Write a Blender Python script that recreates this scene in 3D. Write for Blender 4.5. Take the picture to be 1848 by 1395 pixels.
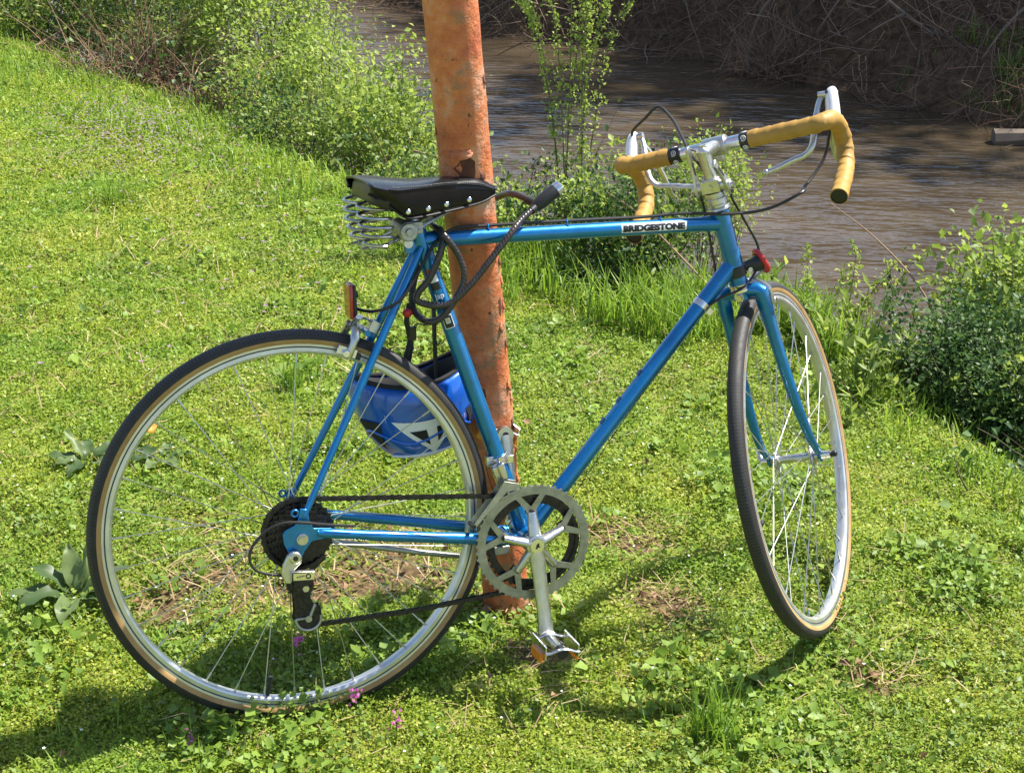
import bpy, bmesh, math, random
import numpy as np
from mathutils import Vector, Matrix

for o in list(bpy.data.objects):
    bpy.data.objects.remove(o)
SC = bpy.context.scene
COL = SC.collection
PI = math.pi
rng = np.random.default_rng(11)
random.seed(5)

# ------------------------------------------------------------------ camera
cam = bpy.data.cameras.new('camera')
cam.sensor_width = 36.0
cam.lens = 52.74
cam.clip_start = 0.05
cam.clip_end = 2000
camo = bpy.data.objects.new('camera', cam)
COL.objects.link(camo)
CAM = Vector((-0.386, -2.189, 1.555))
RIGHT = Vector((0.9491, -0.3143, 0.0229)); DOWN = Vector((-0.1018, -0.3748, -0.9215)); FWD = Vector((0.2980, 0.8722, -0.3875))
FWD.normalize(); RIGHT = (RIGHT - FWD * RIGHT.dot(FWD)).normalized(); UPV = RIGHT.cross(FWD)
camo.matrix_world = Matrix(((RIGHT.x, UPV.x, -FWD.x, CAM.x), (RIGHT.y, UPV.y, -FWD.y, CAM.y),
                            (RIGHT.z, UPV.z, -FWD.z, CAM.z), (0, 0, 0, 1)))
SC.camera = camo

# ------------------------------------------------------------------ light
SUN = Vector((0.62, 0.10, 1.0)).normalized()
world = bpy.data.worlds.new('World'); SC.world = world
world.use_nodes = True
wn = world.node_tree.nodes; wl = world.node_tree.links
bg = wn['Background']
sky = wn.new('ShaderNodeTexSky'); sky.sky_type = 'NISHITA'; sky.sun_disc = False
sky.sun_elevation = math.asin(SUN.z); sky.sun_rotation = math.atan2(SUN.x, SUN.y)
wl.new(sky.outputs['Color'], bg.inputs['Color'])
bg.inputs['Strength'].default_value = 0.10
sl = bpy.data.lights.new('sun', 'SUN'); sl.energy = 5.0; sl.angle = math.radians(0.53); sl.color = (1.0, 0.95, 0.86)
so = bpy.data.objects.new('sun', sl); COL.objects.link(so)
so.rotation_euler = SUN.to_track_quat('Z', 'Y').to_euler(); so.location = (3, 1, 6)
SC.view_settings.view_transform = 'Standard'; SC.view_settings.look = 'None'
SC.view_settings.exposure = 1.2; SC.view_settings.gamma = 1.0
SC.view_settings.use_curve_mapping = False
SC.render.engine = 'CYCLES'
SC.cycles.max_bounces = 6; SC.cycles.transparent_max_bounces = 8
SC.cycles.use_denoising = True

# ------------------------------------------------------------------ materials
def mat(name, base=(.5, .5, .5), rough=.5, metal=0.0, **kw):
    m = bpy.data.materials.new(name); m.use_nodes = True
    b = m.node_tree.nodes['Principled BSDF']
    b.inputs['Base Color'].default_value = (*base, 1)
    b.inputs['Roughness'].default_value = rough
    b.inputs['Metallic'].default_value = metal
    for k, v in kw.items():
        b.inputs[k.replace('_', ' ')].default_value = v
    return m
def nt(m): return m.node_tree.nodes, m.node_tree.links, m.node_tree.nodes['Principled BSDF']
def noise_node(n, l, scale, detail=4, coord='Object', rough=.6, vec=None):
    t = n.new('ShaderNodeTexNoise'); t.inputs['Scale'].default_value = scale; t.inputs['Detail'].default_value = detail
    t.inputs['Roughness'].default_value = rough
    if vec is None:
        c = n.new('ShaderNodeTexCoord'); l.new(c.outputs[coord], t.inputs['Vector'])
    else: l.new(vec, t.inputs['Vector'])
    return t
def ramp(n, l, src, stops):
    r = n.new('ShaderNodeValToRGB')
    el = r.color_ramp.elements
    while len(el) < len(stops): el.new(0.5)
    for e, (p, c) in zip(el, stops):
        e.position = p; e.color = (*c, 1) if len(c) == 3 else c
    l.new(src, r.inputs['Fac'])
    return r
def add_bump(m, src, strength=.3, dist=.001):
    n, l, b = nt(m)
    bp = n.new('ShaderNodeBump'); bp.inputs['Strength'].default_value = strength; bp.inputs['Distance'].default_value = dist
    l.new(src, bp.inputs['Height']); l.new(bp.outputs['Normal'], b.inputs['Normal'])
    return bp
def mottled(name, stops, scale, rough=.5, metal=0.0, rough_var=0.0, bump=0.0, bscale=None, detail=5, **kw):
    m = mat(name, stops[0][1], rough, metal, **kw)
    n, l, b = nt(m)
    t = noise_node(n, l, scale, detail)
    r = ramp(n, l, t.outputs['Fac'], stops); l.new(r.outputs['Color'], b.inputs['Base Color'])
    if rough_var:
        mr = n.new('ShaderNodeMapRange'); mr.inputs['From Min'].default_value = .3; mr.inputs['From Max'].default_value = .7
        mr.inputs['To Min'].default_value = max(.03, rough - rough_var); mr.inputs['To Max'].default_value = rough + rough_var
        t3 = noise_node(n, l, scale * 2.3, 4)
        l.new(t3.outputs['Fac'], mr.inputs['Value']); l.new(mr.outputs['Result'], b.inputs['Roughness'])
    if bump:
        t2 = noise_node(n, l, bscale or scale * 3, 4)
        add_bump(m, t2.outputs['Fac'], bump, .002)
    return m

M = {}
M['blue'] = mottled('blue_paint', [(.35, (.0, .145, .385)), (.65, (.0, .18, .46))], 30, .3, .55, .06, Coat_Weight=.6, Coat_Roughness=.12)
n, l, b = nt(M['blue'])
tch = noise_node(n, l, 190, 3, rough=.7); rch = ramp(n, l, tch.outputs['Fac'], [(.735, (0, 0, 0)), (.75, (1, 1, 1))]); src = b.inputs['Base Color'].links[0].from_socket
tdu = noise_node(n, l, 12, 5); rdu = ramp(n, l, tdu.outputs['Fac'], [(.42, (0, 0, 0)), (.75, (.09, .09, .09))]); mdu = n.new('ShaderNodeMix'); mdu.data_type = 'RGBA'; l.new(rdu.outputs['Color'], mdu.inputs['Factor']); l.new(src, mdu.inputs['A']); mdu.inputs['B'].default_value = (.12, .16, .17, 1)
mch = n.new('ShaderNodeMix'); mch.data_type = 'RGBA'; l.new(rch.outputs['Color'], mch.inputs['Factor']); l.new(mdu.outputs['Result'], mch.inputs['A']); mch.inputs['B'].default_value = (.35, .36, .36, 1); l.new(mch.outputs['Result'], b.inputs['Base Color'])
M['blue_dark'] = mat('blue_panel_paint', (.01, .05, .16), .35, .3)
M['chrome'] = mottled('chrome', [(.3, (.62, .62, .6)), (.7, (.8, .8, .78))], 60, .22, 1.0, .1)
M['alloy'] = mottled('alloy', [(.3, (.46, .46, .43)), (.7, (.6, .6, .57))], 50, .36, 1.0, .1, bump=.05)
M['alloy_dull'] = mottled('dull_alloy', [(.3, (.30, .30, .26)), (.7, (.46, .46, .41))], 60, .45, .85, .1)
M['rim'] = mottled('rim_alloy', [(.3, (.55, .55, .52)), (.7, (.7, .7, .68))], 25, .38, .8, .08)
M['steel'] = mottled('steel', [(.3, (.45, .44, .42)), (.7, (.62, .61, .6))], 80, .3, 1.0, .1)
M['spoke'] = mat('spoke_steel', (.5, .5, .48), .32, .95)
M['black'] = mat('black_plastic', (.012, .012, .013), .42)
M['cable'] = mat('black_cable_housing', (.018, .014, .013), .4)
M['dark_steel'] = mottled('oily_dark_steel', [(.3, (.012, .011, .010)), (.7, (.05, .045, .04))], 160, .45, .6, .12)
M['leather'] = mottled('black_leather', [(.35, (.006, .006, .007)), (.7, (.011, .010, .011))], 40, .34, 0, .05, bump=.04, bscale=260, Specular_IOR_Level=.18, Coat_Weight=.22, Coat_Roughness=.12)
M['red_plastic'] = mat('red_reflector', (.35, .018, .008), .25, 0, Coat_Weight=.5)
M['red_light'] = mat('red_light_rim', (.45, .02, .02), .3)
M['orange_reflector'] = mat('orange_reflector', (.75, .22, .02), .25)
M['tape'] = mottled('yellow_bar_tape', [(.3, (.31, .170, .028)), (.7, (.41, .235, .043))], 30, .6, 0, .08)
M['white'] = mat('white_paint', (.78, .78, .76), .5)
M['black_ink'] = mat('black_print', (.012, .012, .015), .4)
M['tan'] = mottled('tan_sidewall', [(.3, (.30, .17, .055)), (.7, (.42, .26, .10))], 22, .6)
M['groove'] = mat('dark_rim_line', (.03, .035, .06), .4)
M['lock'] = mottled('dark_braided_cable', [(.3, (.022, .018, .018)), (.7, (.05, .04, .038))], 90, .3, .1)
M['strap'] = mat('black_webbing', (.02, .02, .02), .75)
M['helmet_blue'] = mottled('helmet_blue', [(.3, (.004, .085, .46)), (.7, (.006, .11, .55))], 15, .22, .1, .04, Coat_Weight=.5)
M['helmet_white'] = mat('helmet_white', (.72, .73, .76), .4)
M['ring_alloy'] = mottled('grimy_chainring_alloy', [(.3, (.23, .23, .19)), (.7, (.37, .37, .32))], 60, .45, .8, .1)
M['spring'] = mottled('dark_spring_steel', [(.3, (.32, .32, .32)), (.7, (.52, .52, .52))], 60, .3, 1.0, .1)
M['hood'] = mottled('pale_hood_alloy', [(.3, (.62, .62, .62)), (.7, (.76, .76, .76))], 40, .4, .45, .08)
M['foam'] = mat('black_foam', (.012, .012, .013), .85)

# tape: diagonal wrap ridges (uv.x along the bar in metres)
def uv_nodes(m):
    n, l, b = nt(m); u = n.new('ShaderNodeUVMap'); s = n.new('ShaderNodeSeparateXYZ'); l.new(u.outputs['UV'], s.inputs[0]); return n, l, b, u, s
n, l, b, u, s = uv_nodes(M['tape'])
w = n.new('ShaderNodeMath'); w.operation = 'MULTIPLY_ADD'; l.new(s.outputs['X'], w.inputs[0]); w.inputs[1].default_value = 1 / .026; l.new(s.outputs['Y'], w.inputs[2])
fr = n.new('ShaderNodeMath'); fr.operation = 'FRACT'; l.new(w.outputs[0], fr.inputs[0])
add_bump(M['tape'], fr.outputs[0], .9, .003)
# lock cable: fine spiral braid
n, l, b, u, s = uv_nodes(M['lock'])
w = n.new('ShaderNodeMath'); w.operation = 'MULTIPLY_ADD'; l.new(s.outputs['X'], w.inputs[0]); w.inputs[1].default_value = 1 / .02; l.new(s.outputs['Y'], w.inputs[2])
w2 = n.new('ShaderNodeMath'); w2.operation = 'MULTIPLY'; l.new(w.outputs[0], w2.inputs[0]); w2.inputs[1].default_value = 2 * PI * 3
w3 = n.new('ShaderNodeMath'); w3.operation = 'SINE'; l.new(w2.outputs[0], w3.inputs[0])
add_bump(M['lock'], w3.outputs[0], .3, .0006)
# tyre tread: zigzag blocks (uv.x = angle/2pi, uv.y = metres across)
M['tyre'] = mottled('black_rubber', [(.3, (.010, .0098, .0095)), (.7, (.022, .021, .02))], 25, .62, 0, .08)
n, l, b, u, s = uv_nodes(M['tyre'])
a1 = n.new('ShaderNodeMath'); a1.operation = 'MULTIPLY'; l.new(s.outputs['X'], a1.inputs[0]); a1.inputs[1].default_value = 2 * PI * .343 / .0062
ab = n.new('ShaderNodeMath'); ab.operation = 'ABSOLUTE'; l.new(s.outputs['Y'], ab.inputs[0])
pp = n.new('ShaderNodeMath'); pp.operation = 'PINGPONG'; l.new(ab.outputs[0], pp.inputs[0]); pp.inputs[1].default_value = .0032
ad = n.new('ShaderNodeMath'); ad.operation = 'MULTIPLY_ADD'; l.new(pp.outputs[0], ad.inputs[0]); ad.inputs[1].default_value = 190; l.new(a1.outputs[0], ad.inputs[2])
fr = n.new('ShaderNodeMath'); fr.operation = 'FRACT'; l.new(ad.outputs[0], fr.inputs[0])
gt = n.new('ShaderNodeMath'); gt.operation = 'GREATER_THAN'; l.new(fr.outputs[0], gt.inputs[0]); gt.inputs[1].default_value = .38
edge = n.new('ShaderNodeMath'); edge.operation = 'LESS_THAN'; l.new(ab.outputs[0], edge.inputs[0]); edge.inputs[1].default_value = .0145
mm = n.new('ShaderNodeMath'); mm.operation = 'MULTIPLY'; l.new(gt.outputs[0], mm.inputs[0]); l.new(edge.outputs[0], mm.inputs[1])
add_bump(M['tyre'], mm.outputs[0], .9, .0016)
iv = n.new('ShaderNodeMath'); iv.operation = 'SUBTRACT'; l.new(edge.outputs[0], iv.inputs[0]); l.new(mm.outputs[0], iv.inputs[1])
dm = n.new('ShaderNodeMix'); dm.data_type = 'RGBA'; l.new(iv.outputs[0], dm.inputs['Factor']); l.new(b.inputs['Base Color'].links[0].from_socket, dm.inputs['A']); dm.inputs['B'].default_value = (.046, .042, .037, 1); l.new(dm.outputs['Result'], b.inputs['Base Color'])

# ------------------------------------------------------------------ mesh helpers
def frame_of(t, up=Vector((0, 0, 1))):
    t = t.normalized()
    if abs(t.dot(up)) > .98: up = Vector((0, 1, 0))
    a = up.cross(t).normalized(); return a, t.cross(a).normalized()
def V3(p): return Vector(p)
def catmull(pts, n=8, closed=False):
    P = [V3(p) for p in pts]; out = []
    m = len(P)
    for i in range(m if closed else m - 1):
        if closed: p0, p1, p2, p3 = P[i - 1], P[i], P[(i + 1) % m], P[(i + 2) % m]
        else:
            p1, p2 = P[i], P[i + 1]; p0 = P[i - 1] if i else p1 * 2 - p2; p3 = P[i + 2] if i + 2 < m else p2 * 2 - p1
        for k in range(n):
            t = k / n
            out.append(.5 * ((2 * p1) + (p2 - p0) * t + (2 * p0 - 5 * p1 + 4 * p2 - p3) * t * t + (3 * p1 - p0 - 3 * p2 + p3) * t ** 3))
    if not closed: out.append(P[-1])
    return out
class MB:
    """collects shapes and links them as one mesh object"""
    def __init__(s): s.v = []; s.f = []; s.mi = []; s.uv = {}; s.cur = 0
    def mat(s, i): s.cur = i; return s
    def face(s, idx, uv=None):
        s.f.append(tuple(idx)); s.mi.append(s.cur)
        if uv: s.uv[len(s.f) - 1] = uv
    def tube(s, pts, r, seg=12, cap=True, closed=False, flat=None, wrap=None):
        P = [V3(p) for p in pts]; m = len(P)
        R = [r] * m if isinstance(r, (int, float)) else list(r)
        base = len(s.v); L = 0; Ls = [0]
        T = []
        for i in range(m):
            if closed: t = P[(i + 1) % m] - P[i - 1]
            else: t = P[min(i + 1, m - 1)] - P[max(i - 1, 0)]
            T.append(t.normalized())
        a, b = frame_of(T[0])
        for i in range(m):
            if i:
                q = T[i - 1].rotation_difference(T[i]); a = q @ a; a = (a - T[i] * a.dot(T[i])).normalized(); L += (P[i] - P[i - 1]).length; Ls.append(L)
            b = T[i].cross(a)
            for k in range(seg):
                an = 2 * PI * k / seg
                rw = R[i] + (wrap[1] * ((L / wrap[0] + k / seg) % 1.0) if wrap else 0); ra, rb = (rw, rw) if flat is None else (R[i] * flat[0], R[i] * flat[1])
                s.v.append(P[i] + a * math.cos(an) * ra + b * math.sin(an) * rb)
        n = m if closed else m - 1
        for i in range(n):
            j = (i + 1) % m
            for k in range(seg):
                k2 = (k + 1) % seg
                l0, l1 = Ls[i], (Ls[i + 1] if i + 1 < m else L)
                s.face((base + i * seg + k, base + i * seg + k2, base + j * seg + k2, base + j * seg + k),
                       ((l0, k / seg), (l0, (k + 1) / seg), (l1, (k + 1) / seg), (l1, k / seg)))
        if cap and not closed:
            s.face([base + k for k in range(seg)][::-1]); s.face([base + (m - 1) * seg + k for k in range(seg)])
        return s
    def cyl(s, a, b, r, r2=None, seg=16, cap=True): return s.tube([a, b], [r, r if r2 is None else r2], seg, cap)
    def box(s, c, size, rot=None, taper=1.0):
        base = len(s.v); c = V3(c)
        for z in (-1, 1):
            for x, y in ((-1, -1), (1, -1), (1, 1), (-1, 1)):
                k = taper if z > 0 else 1
                p = Vector((x * size[0] / 2 * k, y * size[1] / 2 * k, z * size[2] / 2))
                s.v.append(c + (rot @ p if rot else p))
        for q in ((3, 2, 1, 0), (4, 5, 6, 7), (0, 1, 5, 4), (1, 2, 6, 5), (2, 3, 7, 6), (3, 0, 4, 7)): s.face([base + i for i in q])
        return s
    def lathe(s, prof, o, ax, seg=48, closed=False, a0=None):
        """prof: list of (r, h[, uv_y]) round the axis ax through o"""
        o = V3(o); ax = V3(ax).normalized(); a, b = frame_of(ax, Vector((1, 0, 0)) if a0 is None else a0)
        base = len(s.v); m = len(prof)
        for i in range(seg):
            an = 2 * PI * i / seg; d = a * math.cos(an) + b * math.sin(an)
            for p in prof: s.v.append(o + d * p[0] + ax * p[1])
        for i in range(seg):
            j = (i + 1) % seg
            for k in range(m if closed else m - 1):
                k2 = (k + 1) % m
                u0, u1 = i / seg, (i + 1) / seg; h0, h1 = prof[k][-1], prof[k2][-1]
                s.face((base + i * m + k, base + j * m + k, base + j * m + k2, base + i * m + k2), ((u0, h0), (u1, h0), (u1, h1), (u0, h1)))
        return s
    def ell(s, c, r, seg=16, rings=8, rot=None):
        base = len(s.v); c = V3(c)
        for i in range(rings + 1):
            th = PI * i / rings
            for k in range(seg):
                ph = 2 * PI * k / seg
                p = Vector((r[0] * math.sin(th) * math.cos(ph), r[1] * math.sin(th) * math.sin(ph), r[2] * math.cos(th)))
                s.v.append(c + (rot @ p if rot else p))
        for i in range(rings):
            for k in range(seg):
                k2 = (k + 1) % seg
                s.face((base + i * seg + k, base + (i + 1) * seg + k, base + (i + 1) * seg + k2, base + i * seg + k2))
        return s
    def plate(s, poly, th, o, ex, ey, en=None):
        """extruded flat polygon: poly in (x, y) along ex, ey; thickness th along en"""
        o = V3(o); ex = V3(ex); ey = V3(ey); en = ex.cross(ey).normalized() if en is None else V3(en)
        base = len(s.v); m = len(poly)
        for h in (-th / 2, th / 2):
            for x, y in poly: s.v.append(o + ex * x + ey * y + en * h)
        s.face([base + i for i in range(m)][::-1]); s.face([base + m + i for i in range(m)])
        for i in range(m):
            j = (i + 1) % m; s.face((base + i, base + j, base + m + j, base + m + i))
        return s
    def ring(s, ro, ri, th, o, ax, seg=64, a0=None):
        """annulus; ro may be a function of the angle"""
        o = V3(o); ax = V3(ax).normalized(); a, b = frame_of(ax, Vector((1, 0, 0)) if a0 is None else a0)
        base = len(s.v); f = ro if callable(ro) else (lambda t: ro)
        for i in range(seg):
            an = 2 * PI * i / seg; d = a * math.cos(an) + b * math.sin(an)
            for r, h in ((f(an), -th / 2), (f(an), th / 2), (ri, th / 2), (ri, -th / 2)): s.v.append(o + d * r + ax * h)
        for i in range(seg):
            j = (i + 1) % seg
            for k in range(4):
                k2 = (k + 1) % 4; s.face((base + i * 4 + k, base + j * 4 + k, base + j * 4 + k2, base + i * 4 + k2))
        return s
    def mesh(s, name, mats, smooth=True, angle=38, bevel=0):
        me = bpy.data.meshes.new(name)
        me.from_pydata([tuple(v) for v in s.v], [], s.f)
        for m in (mats if isinstance(mats, (list, tuple)) else [mats]): me.materials.append(m)
        me.polygons.foreach_set('material_index', s.mi)
        if s.uv:
            ul = me.uv_layers.new(name='UVMap')
            for fi, uv in s.uv.items():
                p = me.polygons[fi]
                for k, li in enumerate(p.loop_indices): ul.data[li].uv = uv[k]
        bm = bmesh.new(); bm.from_mesh(me); bmesh.ops.recalc_face_normals(bm, faces=bm.faces); bm.to_mesh(me); bm.free()
        if smooth:
            me.polygons.foreach_set('use_smooth', [True] * len(me.polygons))
            me.set_sharp_from_angle(angle=math.radians(angle))
        me.update(); return me
    def build(s, name, mats, parent=None, smooth=True, angle=38, loc=None, bevel=0):
        o = bpy.data.objects.new(name, s.mesh(name, mats, smooth, angle))
        COL.objects.link(o)
        if parent: o.parent = parent
        if loc: o.location = loc
        if bevel:
            mo = o.modifiers.new('bevel', 'BEVEL'); mo.width = bevel; mo.segments = 2; mo.limit_method = 'ANGLE'
        return o
def tag(o, label=None, cat=None, group=None, kind=None):
    if label: o['label'] = label
    if cat: o['category'] = cat
    if group: o['group'] = group
    if kind: o['kind'] = kind
    return o
def empty(name, parent=None, loc=(0, 0, 0), rot=None):
    o = bpy.data.objects.new(name, None); o.empty_display_size = .05; COL.objects.link(o)
    o.location = loc
    if rot is not None: o.rotation_euler = rot
    if parent: o.parent = parent
    return o
def copy_obj(o, parent=None, mat4=None):
    c = o.copy(); COL.objects.link(c)
    if parent: c.parent = parent
    if mat4 is not None: c.matrix_basis = mat4
    return c
def arr_mesh(name, V, F, mats, attrs=None, smooth=False, mi=None):
    """fast mesh from numpy arrays; F is (n,3) or (n,4)"""
    V = np.asarray(V, np.float32); F = np.asarray(F, np.int32); k = F.shape[1]
    me = bpy.data.meshes.new(name)
    me.vertices.add(len(V)); me.vertices.foreach_set('co', V.ravel())
    me.loops.add(F.size); me.loops.foreach_set('vertex_index', F.ravel())
    me.polygons.add(len(F)); me.polygons.foreach_set('loop_start', np.arange(0, F.size, k, dtype=np.int32))
    for m in (mats if isinstance(mats, (list, tuple)) else [mats]): me.materials.append(m)
    if mi is not None: me.polygons.foreach_set('material_index', np.asarray(mi, np.int32))
    if smooth: me.polygons.foreach_set('use_smooth', np.ones(len(F), bool))
    me.update(calc_edges=True)
    for an, av in (attrs or {}).items():
        av = np.asarray(av, np.float32); at = me.attributes.new(an, 'FLOAT', 'POINT'); at.data.foreach_set('value', av)
    return me
def arr_obj(name, V, F, mats, parent=None, **kw):
    o = bpy.data.objects.new(name, arr_mesh(name, V, F, mats, **kw)); COL.objects.link(o)
    if parent: o.parent = parent
    return o
# ================================================================== BICYCLE (built in its own frame: x forward, y left, z up, origin at the rear hub)
LEAN = math.radians(10)
BM = Matrix.Rotation(-LEAN, 4, 'X') @ Matrix.Translation((0, 0, .343))     # bicycle frame -> world
def B2W(p): return BM @ Vector(p)
BIKE = empty('bicycle', rot=(-LEAN, 0, 0))
tag(BIKE, 'blue road bicycle with yellow taped drop handlebars leaning against the orange pole', 'bicycle')
OFF = (0, 0, .343)
def part(name, mb, mats, parent=None, **kw):
    if parent is None: return mb.build(name, mats, BIKE, loc=OFF, **kw)
    return mb.build(name, mats, parent, **kw)
def group(name): return empty(name, BIKE, OFF)

BBp = Vector((.4098, 0, -.0683)); sa = math.radians(72.68); SU = Vector((-math.cos(sa), 0, math.sin(sa)))
STp = BBp + SU * .5687
ha = math.radians(73.91); AX = Vector((-math.cos(ha), 0, math.sin(ha))); FW = Vector((math.sin(ha), 0, math.cos(ha)))
HP = Vector((.9896, 0, .0005)) - FW * .0543
RS = Matrix.Rotation(math.radians(48.14), 3, AX)
S0, S1, S2 = RS @ FW, RS @ Vector((0, 1, 0)), AX
def st(u, v, a): return HP + S0 * u + S1 * v + S2 * a          # steered frame: u forward, v left, a up the steering axis
def ax(a): return HP + AX * a
Y = Vector((0, 1, 0)); Zv = Vector((0, 0, 1)); Xv = Vector((1, 0, 0))

# --- text helpers -----------------------------------------------------
def text_tris(body, bold=0.0, shear=0.0, spacing=1.0):
    cu = bpy.data.curves.new('lettering', 'FONT'); cu.body = body; cu.size = 1.0; cu.offset = bold; cu.shear = shear; cu.space_character = spacing
    cu.resolution_u = 3; cu.align_x = 'LEFT'
    o = bpy.data.objects.new('lettering', cu); COL.objects.link(o)
    dg = bpy.context.evaluated_depsgraph_get(); dg.update()
    me = bpy.data.meshes.new_from_object(o.evaluated_get(dg))
    bpy.data.objects.remove(o); bpy.data.curves.remove(cu)
    bm = bmesh.new(); bm.from_mesh(me); bpy.data.meshes.remove(me)
    return bm
def wrap_flat(bm, s0, t0, w, h, O, D, N, r, cuts=10):
    """fit the flat lettering into a w x h box at (s0, t0) and lay it on a tube of radius r"""
    xs = [v.co.x for v in bm.verts]; ys = [v.co.y for v in bm.verts]
    x0, x1, y0, y1 = min(xs), max(xs), min(ys), max(ys)
    for v in bm.verts: v.co = Vector((s0 + (v.co.x - x0) / (x1 - x0) * w, t0 + (v.co.y - y0) / (y1 - y0) * h, 0))
    for k in range(1, cuts):
        bmesh.ops.bisect_plane(bm, geom=bm.verts[:] + bm.edges[:] + bm.faces[:], plane_co=(0, t0 + h * k / cuts, 0), plane_no=(0, 1, 0))
    U = D.cross(N) * -1
    if U.dot(Zv) < 0: U = -U
    for v in bm.verts:
        a = v.co.y / r; v.co = O + D * v.co.x + N * (math.cos(a) * r) + U * (math.sin(a) * r)
    return bm
def bm_build(bm, name, m, parent, loc=None):
    me = bpy.data.meshes.new(name); bm.to_mesh(me); bm.free(); me.materials.append(m)
    o = bpy.data.objects.new(name, me); COL.objects.link(o); o.parent = parent
    if loc: o.location = loc
    return o
def patch_bm(s0, t0, w, h):
    bm = bmesh.new(); n = 6
    vs = [bm.verts.new((s0 + w * i, t0 + h * j, 0)) for i, j in ((0, 0), (1, 0), (1, 1), (0, 1))]
    bm.faces.new(vs); return bm

# --- frame --------------------------------------------------------------
tt0, tt1 = STp - SU * .0016, ax(.497)
top = part('top_tube', MB().tube([tt0.lerp(tt1, k / 8) for k in range(9)], .0132, 20), M['blue'])
dt0, dt1 = BBp, ax(.421)
dtt = part('down_tube', MB().tube([dt0.lerp(dt1, k / 8) for k in range(9)], .0148, 20), M['blue'])
seat_t = part('seat_tube', MB().tube([BBp.lerp(STp + SU * .012, k / 8) for k in range(9)], .0145, 20), M['blue'])
m = MB().cyl(ax(.381), ax(.522), .0165, seg=24)
for a0, a1, r in ((.381, .386, .0178), (.517, .522, .0178), (.398, .446, .0172), (.474, .517, .0172)): m.cyl(ax(a0), ax(a1), r, seg=24)
part('head_tube', m, M['blue'])
# lugs
for c, d, r, L in ((tt1, (tt0 - tt1), .0142, .05), (dt1, (dt0 - dt1), .0158, .055)):
    d = d.normalized(); part('frame_lug', MB().tube([c, c + d * (L - .016), c + d * L], [r, r, r - .0012], 20), M['blue'])
m = MB()
d = (tt1 - tt0).normalized(); m.tube([tt0, tt0 + d * .026, tt0 + d * .04], [.0143, .0143, .0134], 20)
m.tube([STp - SU * .04, STp - SU * .03, STp + SU * .016], [.0148, .0158, .0158], 20)
back = Vector((-1, 0, -.15)).normalized()
for s in (-1, 1): m.box(STp + back * .018 + Y * s * .007 - SU * .006, (.02, .006, .026))
part('frame_lug', m, M['blue'], bevel=.0006)
m = MB().cyl(STp + back * .024 - Y * .018, STp + back * .024 + Y * .018, .0055, seg=6); m.cyl(STp + back * .024 - Y * .0195, STp + back * .024 - Y * .012, .0075)
part('seat_bolt', m, M['steel'])
m = MB().cyl(BBp - Y * .034, BBp + Y * .034, .0195, seg=24); part('bottom_bracket_shell', m, M['blue'])
m = MB().cyl(BBp - Y * .039, BBp - Y * .034, .017, seg=24).cyl(BBp + Y * .034, BBp + Y * .04, .018, seg=24).cyl(BBp - Y * .058, BBp + Y * .058, .008)
part('bottom_bracket_axle', m, M['alloy_dull'])
for s in (-1, 1):
    a_, b_ = Vector((.2337, s * .0135, .452)), Vector((.0095, s * .0585, .044))
    part('seat_stay', MB().tube([a_ + (a_ - b_).normalized() * .012, a_, a_.lerp(b_, .5), b_.lerp(a_, .06), b_ + (b_ - a_).normalized() * .006], [.0062, .0072, .0072, .0058, .0052], 14), M['blue'])
    c_, e_ = Vector((.385, s * .026, -.0665)), Vector((.036, s * .0588, .0045))
    part('chain_stay', MB().tube(catmull([c_, c_.lerp(e_, .35) + Y * s * .003, c_.lerp(e_, .7) + Y * s * .004, e_, e_ + (e_ - c_) * .02], 4), [.0105] * 5 + [.0095] * 4 + [.0085] * 4 + [.0062] * 4, 14), M['blue'])
    # dropout plate with hanger
    poly = [(-.026, .018), (-.012, .024), (-.006, .03), (0, .052), (.012, .05), (.014, .028), (.02, .016), (.05, .012), (.05, -.003), (.016, -.006), (.004, -.02), (-.004, -.034), (-.022, -.036), (-.024, -.022), (-.031, -.004), (-.032, .012)]
    if s > 0: poly = [q for q in poly if q[1] > -.03]
    m = MB().plate([(x, z) for x, z in poly], .005, (0, s * .0605, .0), Xv, Zv, Y)
    m.tube([Vector((-.009 + .0055 * math.cos(t), s * .0605, .045 + .0055 * math.sin(t))) for t in np.linspace(0, 2 * PI, 14)[:-1]], .0022, 8, closed=True)
    part('dropout', m, M['blue'], bevel=.0008)
m = MB().cyl((.137, -.03, .329), (.137, .03, .329), .0055); part('brake_bridge', m, M['blue'])
m = MB().cyl((.372, -.022, -.058), (.372, .022, -.058), .005); part('stay_bridge', m, M['blue'])
# cable guides on the top tube
gd = (tt1 - tt0).normalized(); gn = gd.cross(Y).normalized()
if gn.z < 0: gn = -gn
for x in (.36, .5025, .677):
    c = tt0 + gd * ((x - tt0.x) / gd.x)
    m = MB()
    m.tube([c + gd * .0 + (gn * math.cos(t) + Y * math.sin(t)) * .0142 for t in np.linspace(-.6, .6, 7)], .0016, 8)
    for s in (-1, 1): m.tube([c + gn * .013 + Y * s * .004, c + gn * .0165 + Y * s * .0042, c + gn * .02 + Y * s * .002, c + gn * .021], .0016, 8)
    part('cable_guide', m, M['blue'])
dd = (dt1 - dt0).normalized(); c = dt0 + dd * ((.757 - dt0.x) / dd.x)
m = MB().tube([c - dd * .006, c + dd * .006], .0163, 24); m.box(c + Vector((.012, -.004, -.012)), (.012, .012, .014), dd.to_track_quat('X', 'Z').to_matrix())
part('cable_stop_band', m, M['chrome'], bevel=.0006)
for k in (.36, .43, .52): part('bottle_boss', MB().box(dt0 + dd * .5687 * k * 1.2 + Vector((-.011, 0, .0095)), (.012, .007, .006), dd.to_track_quat('X', 'Z').to_matrix()), M['blue_dark'])

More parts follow.
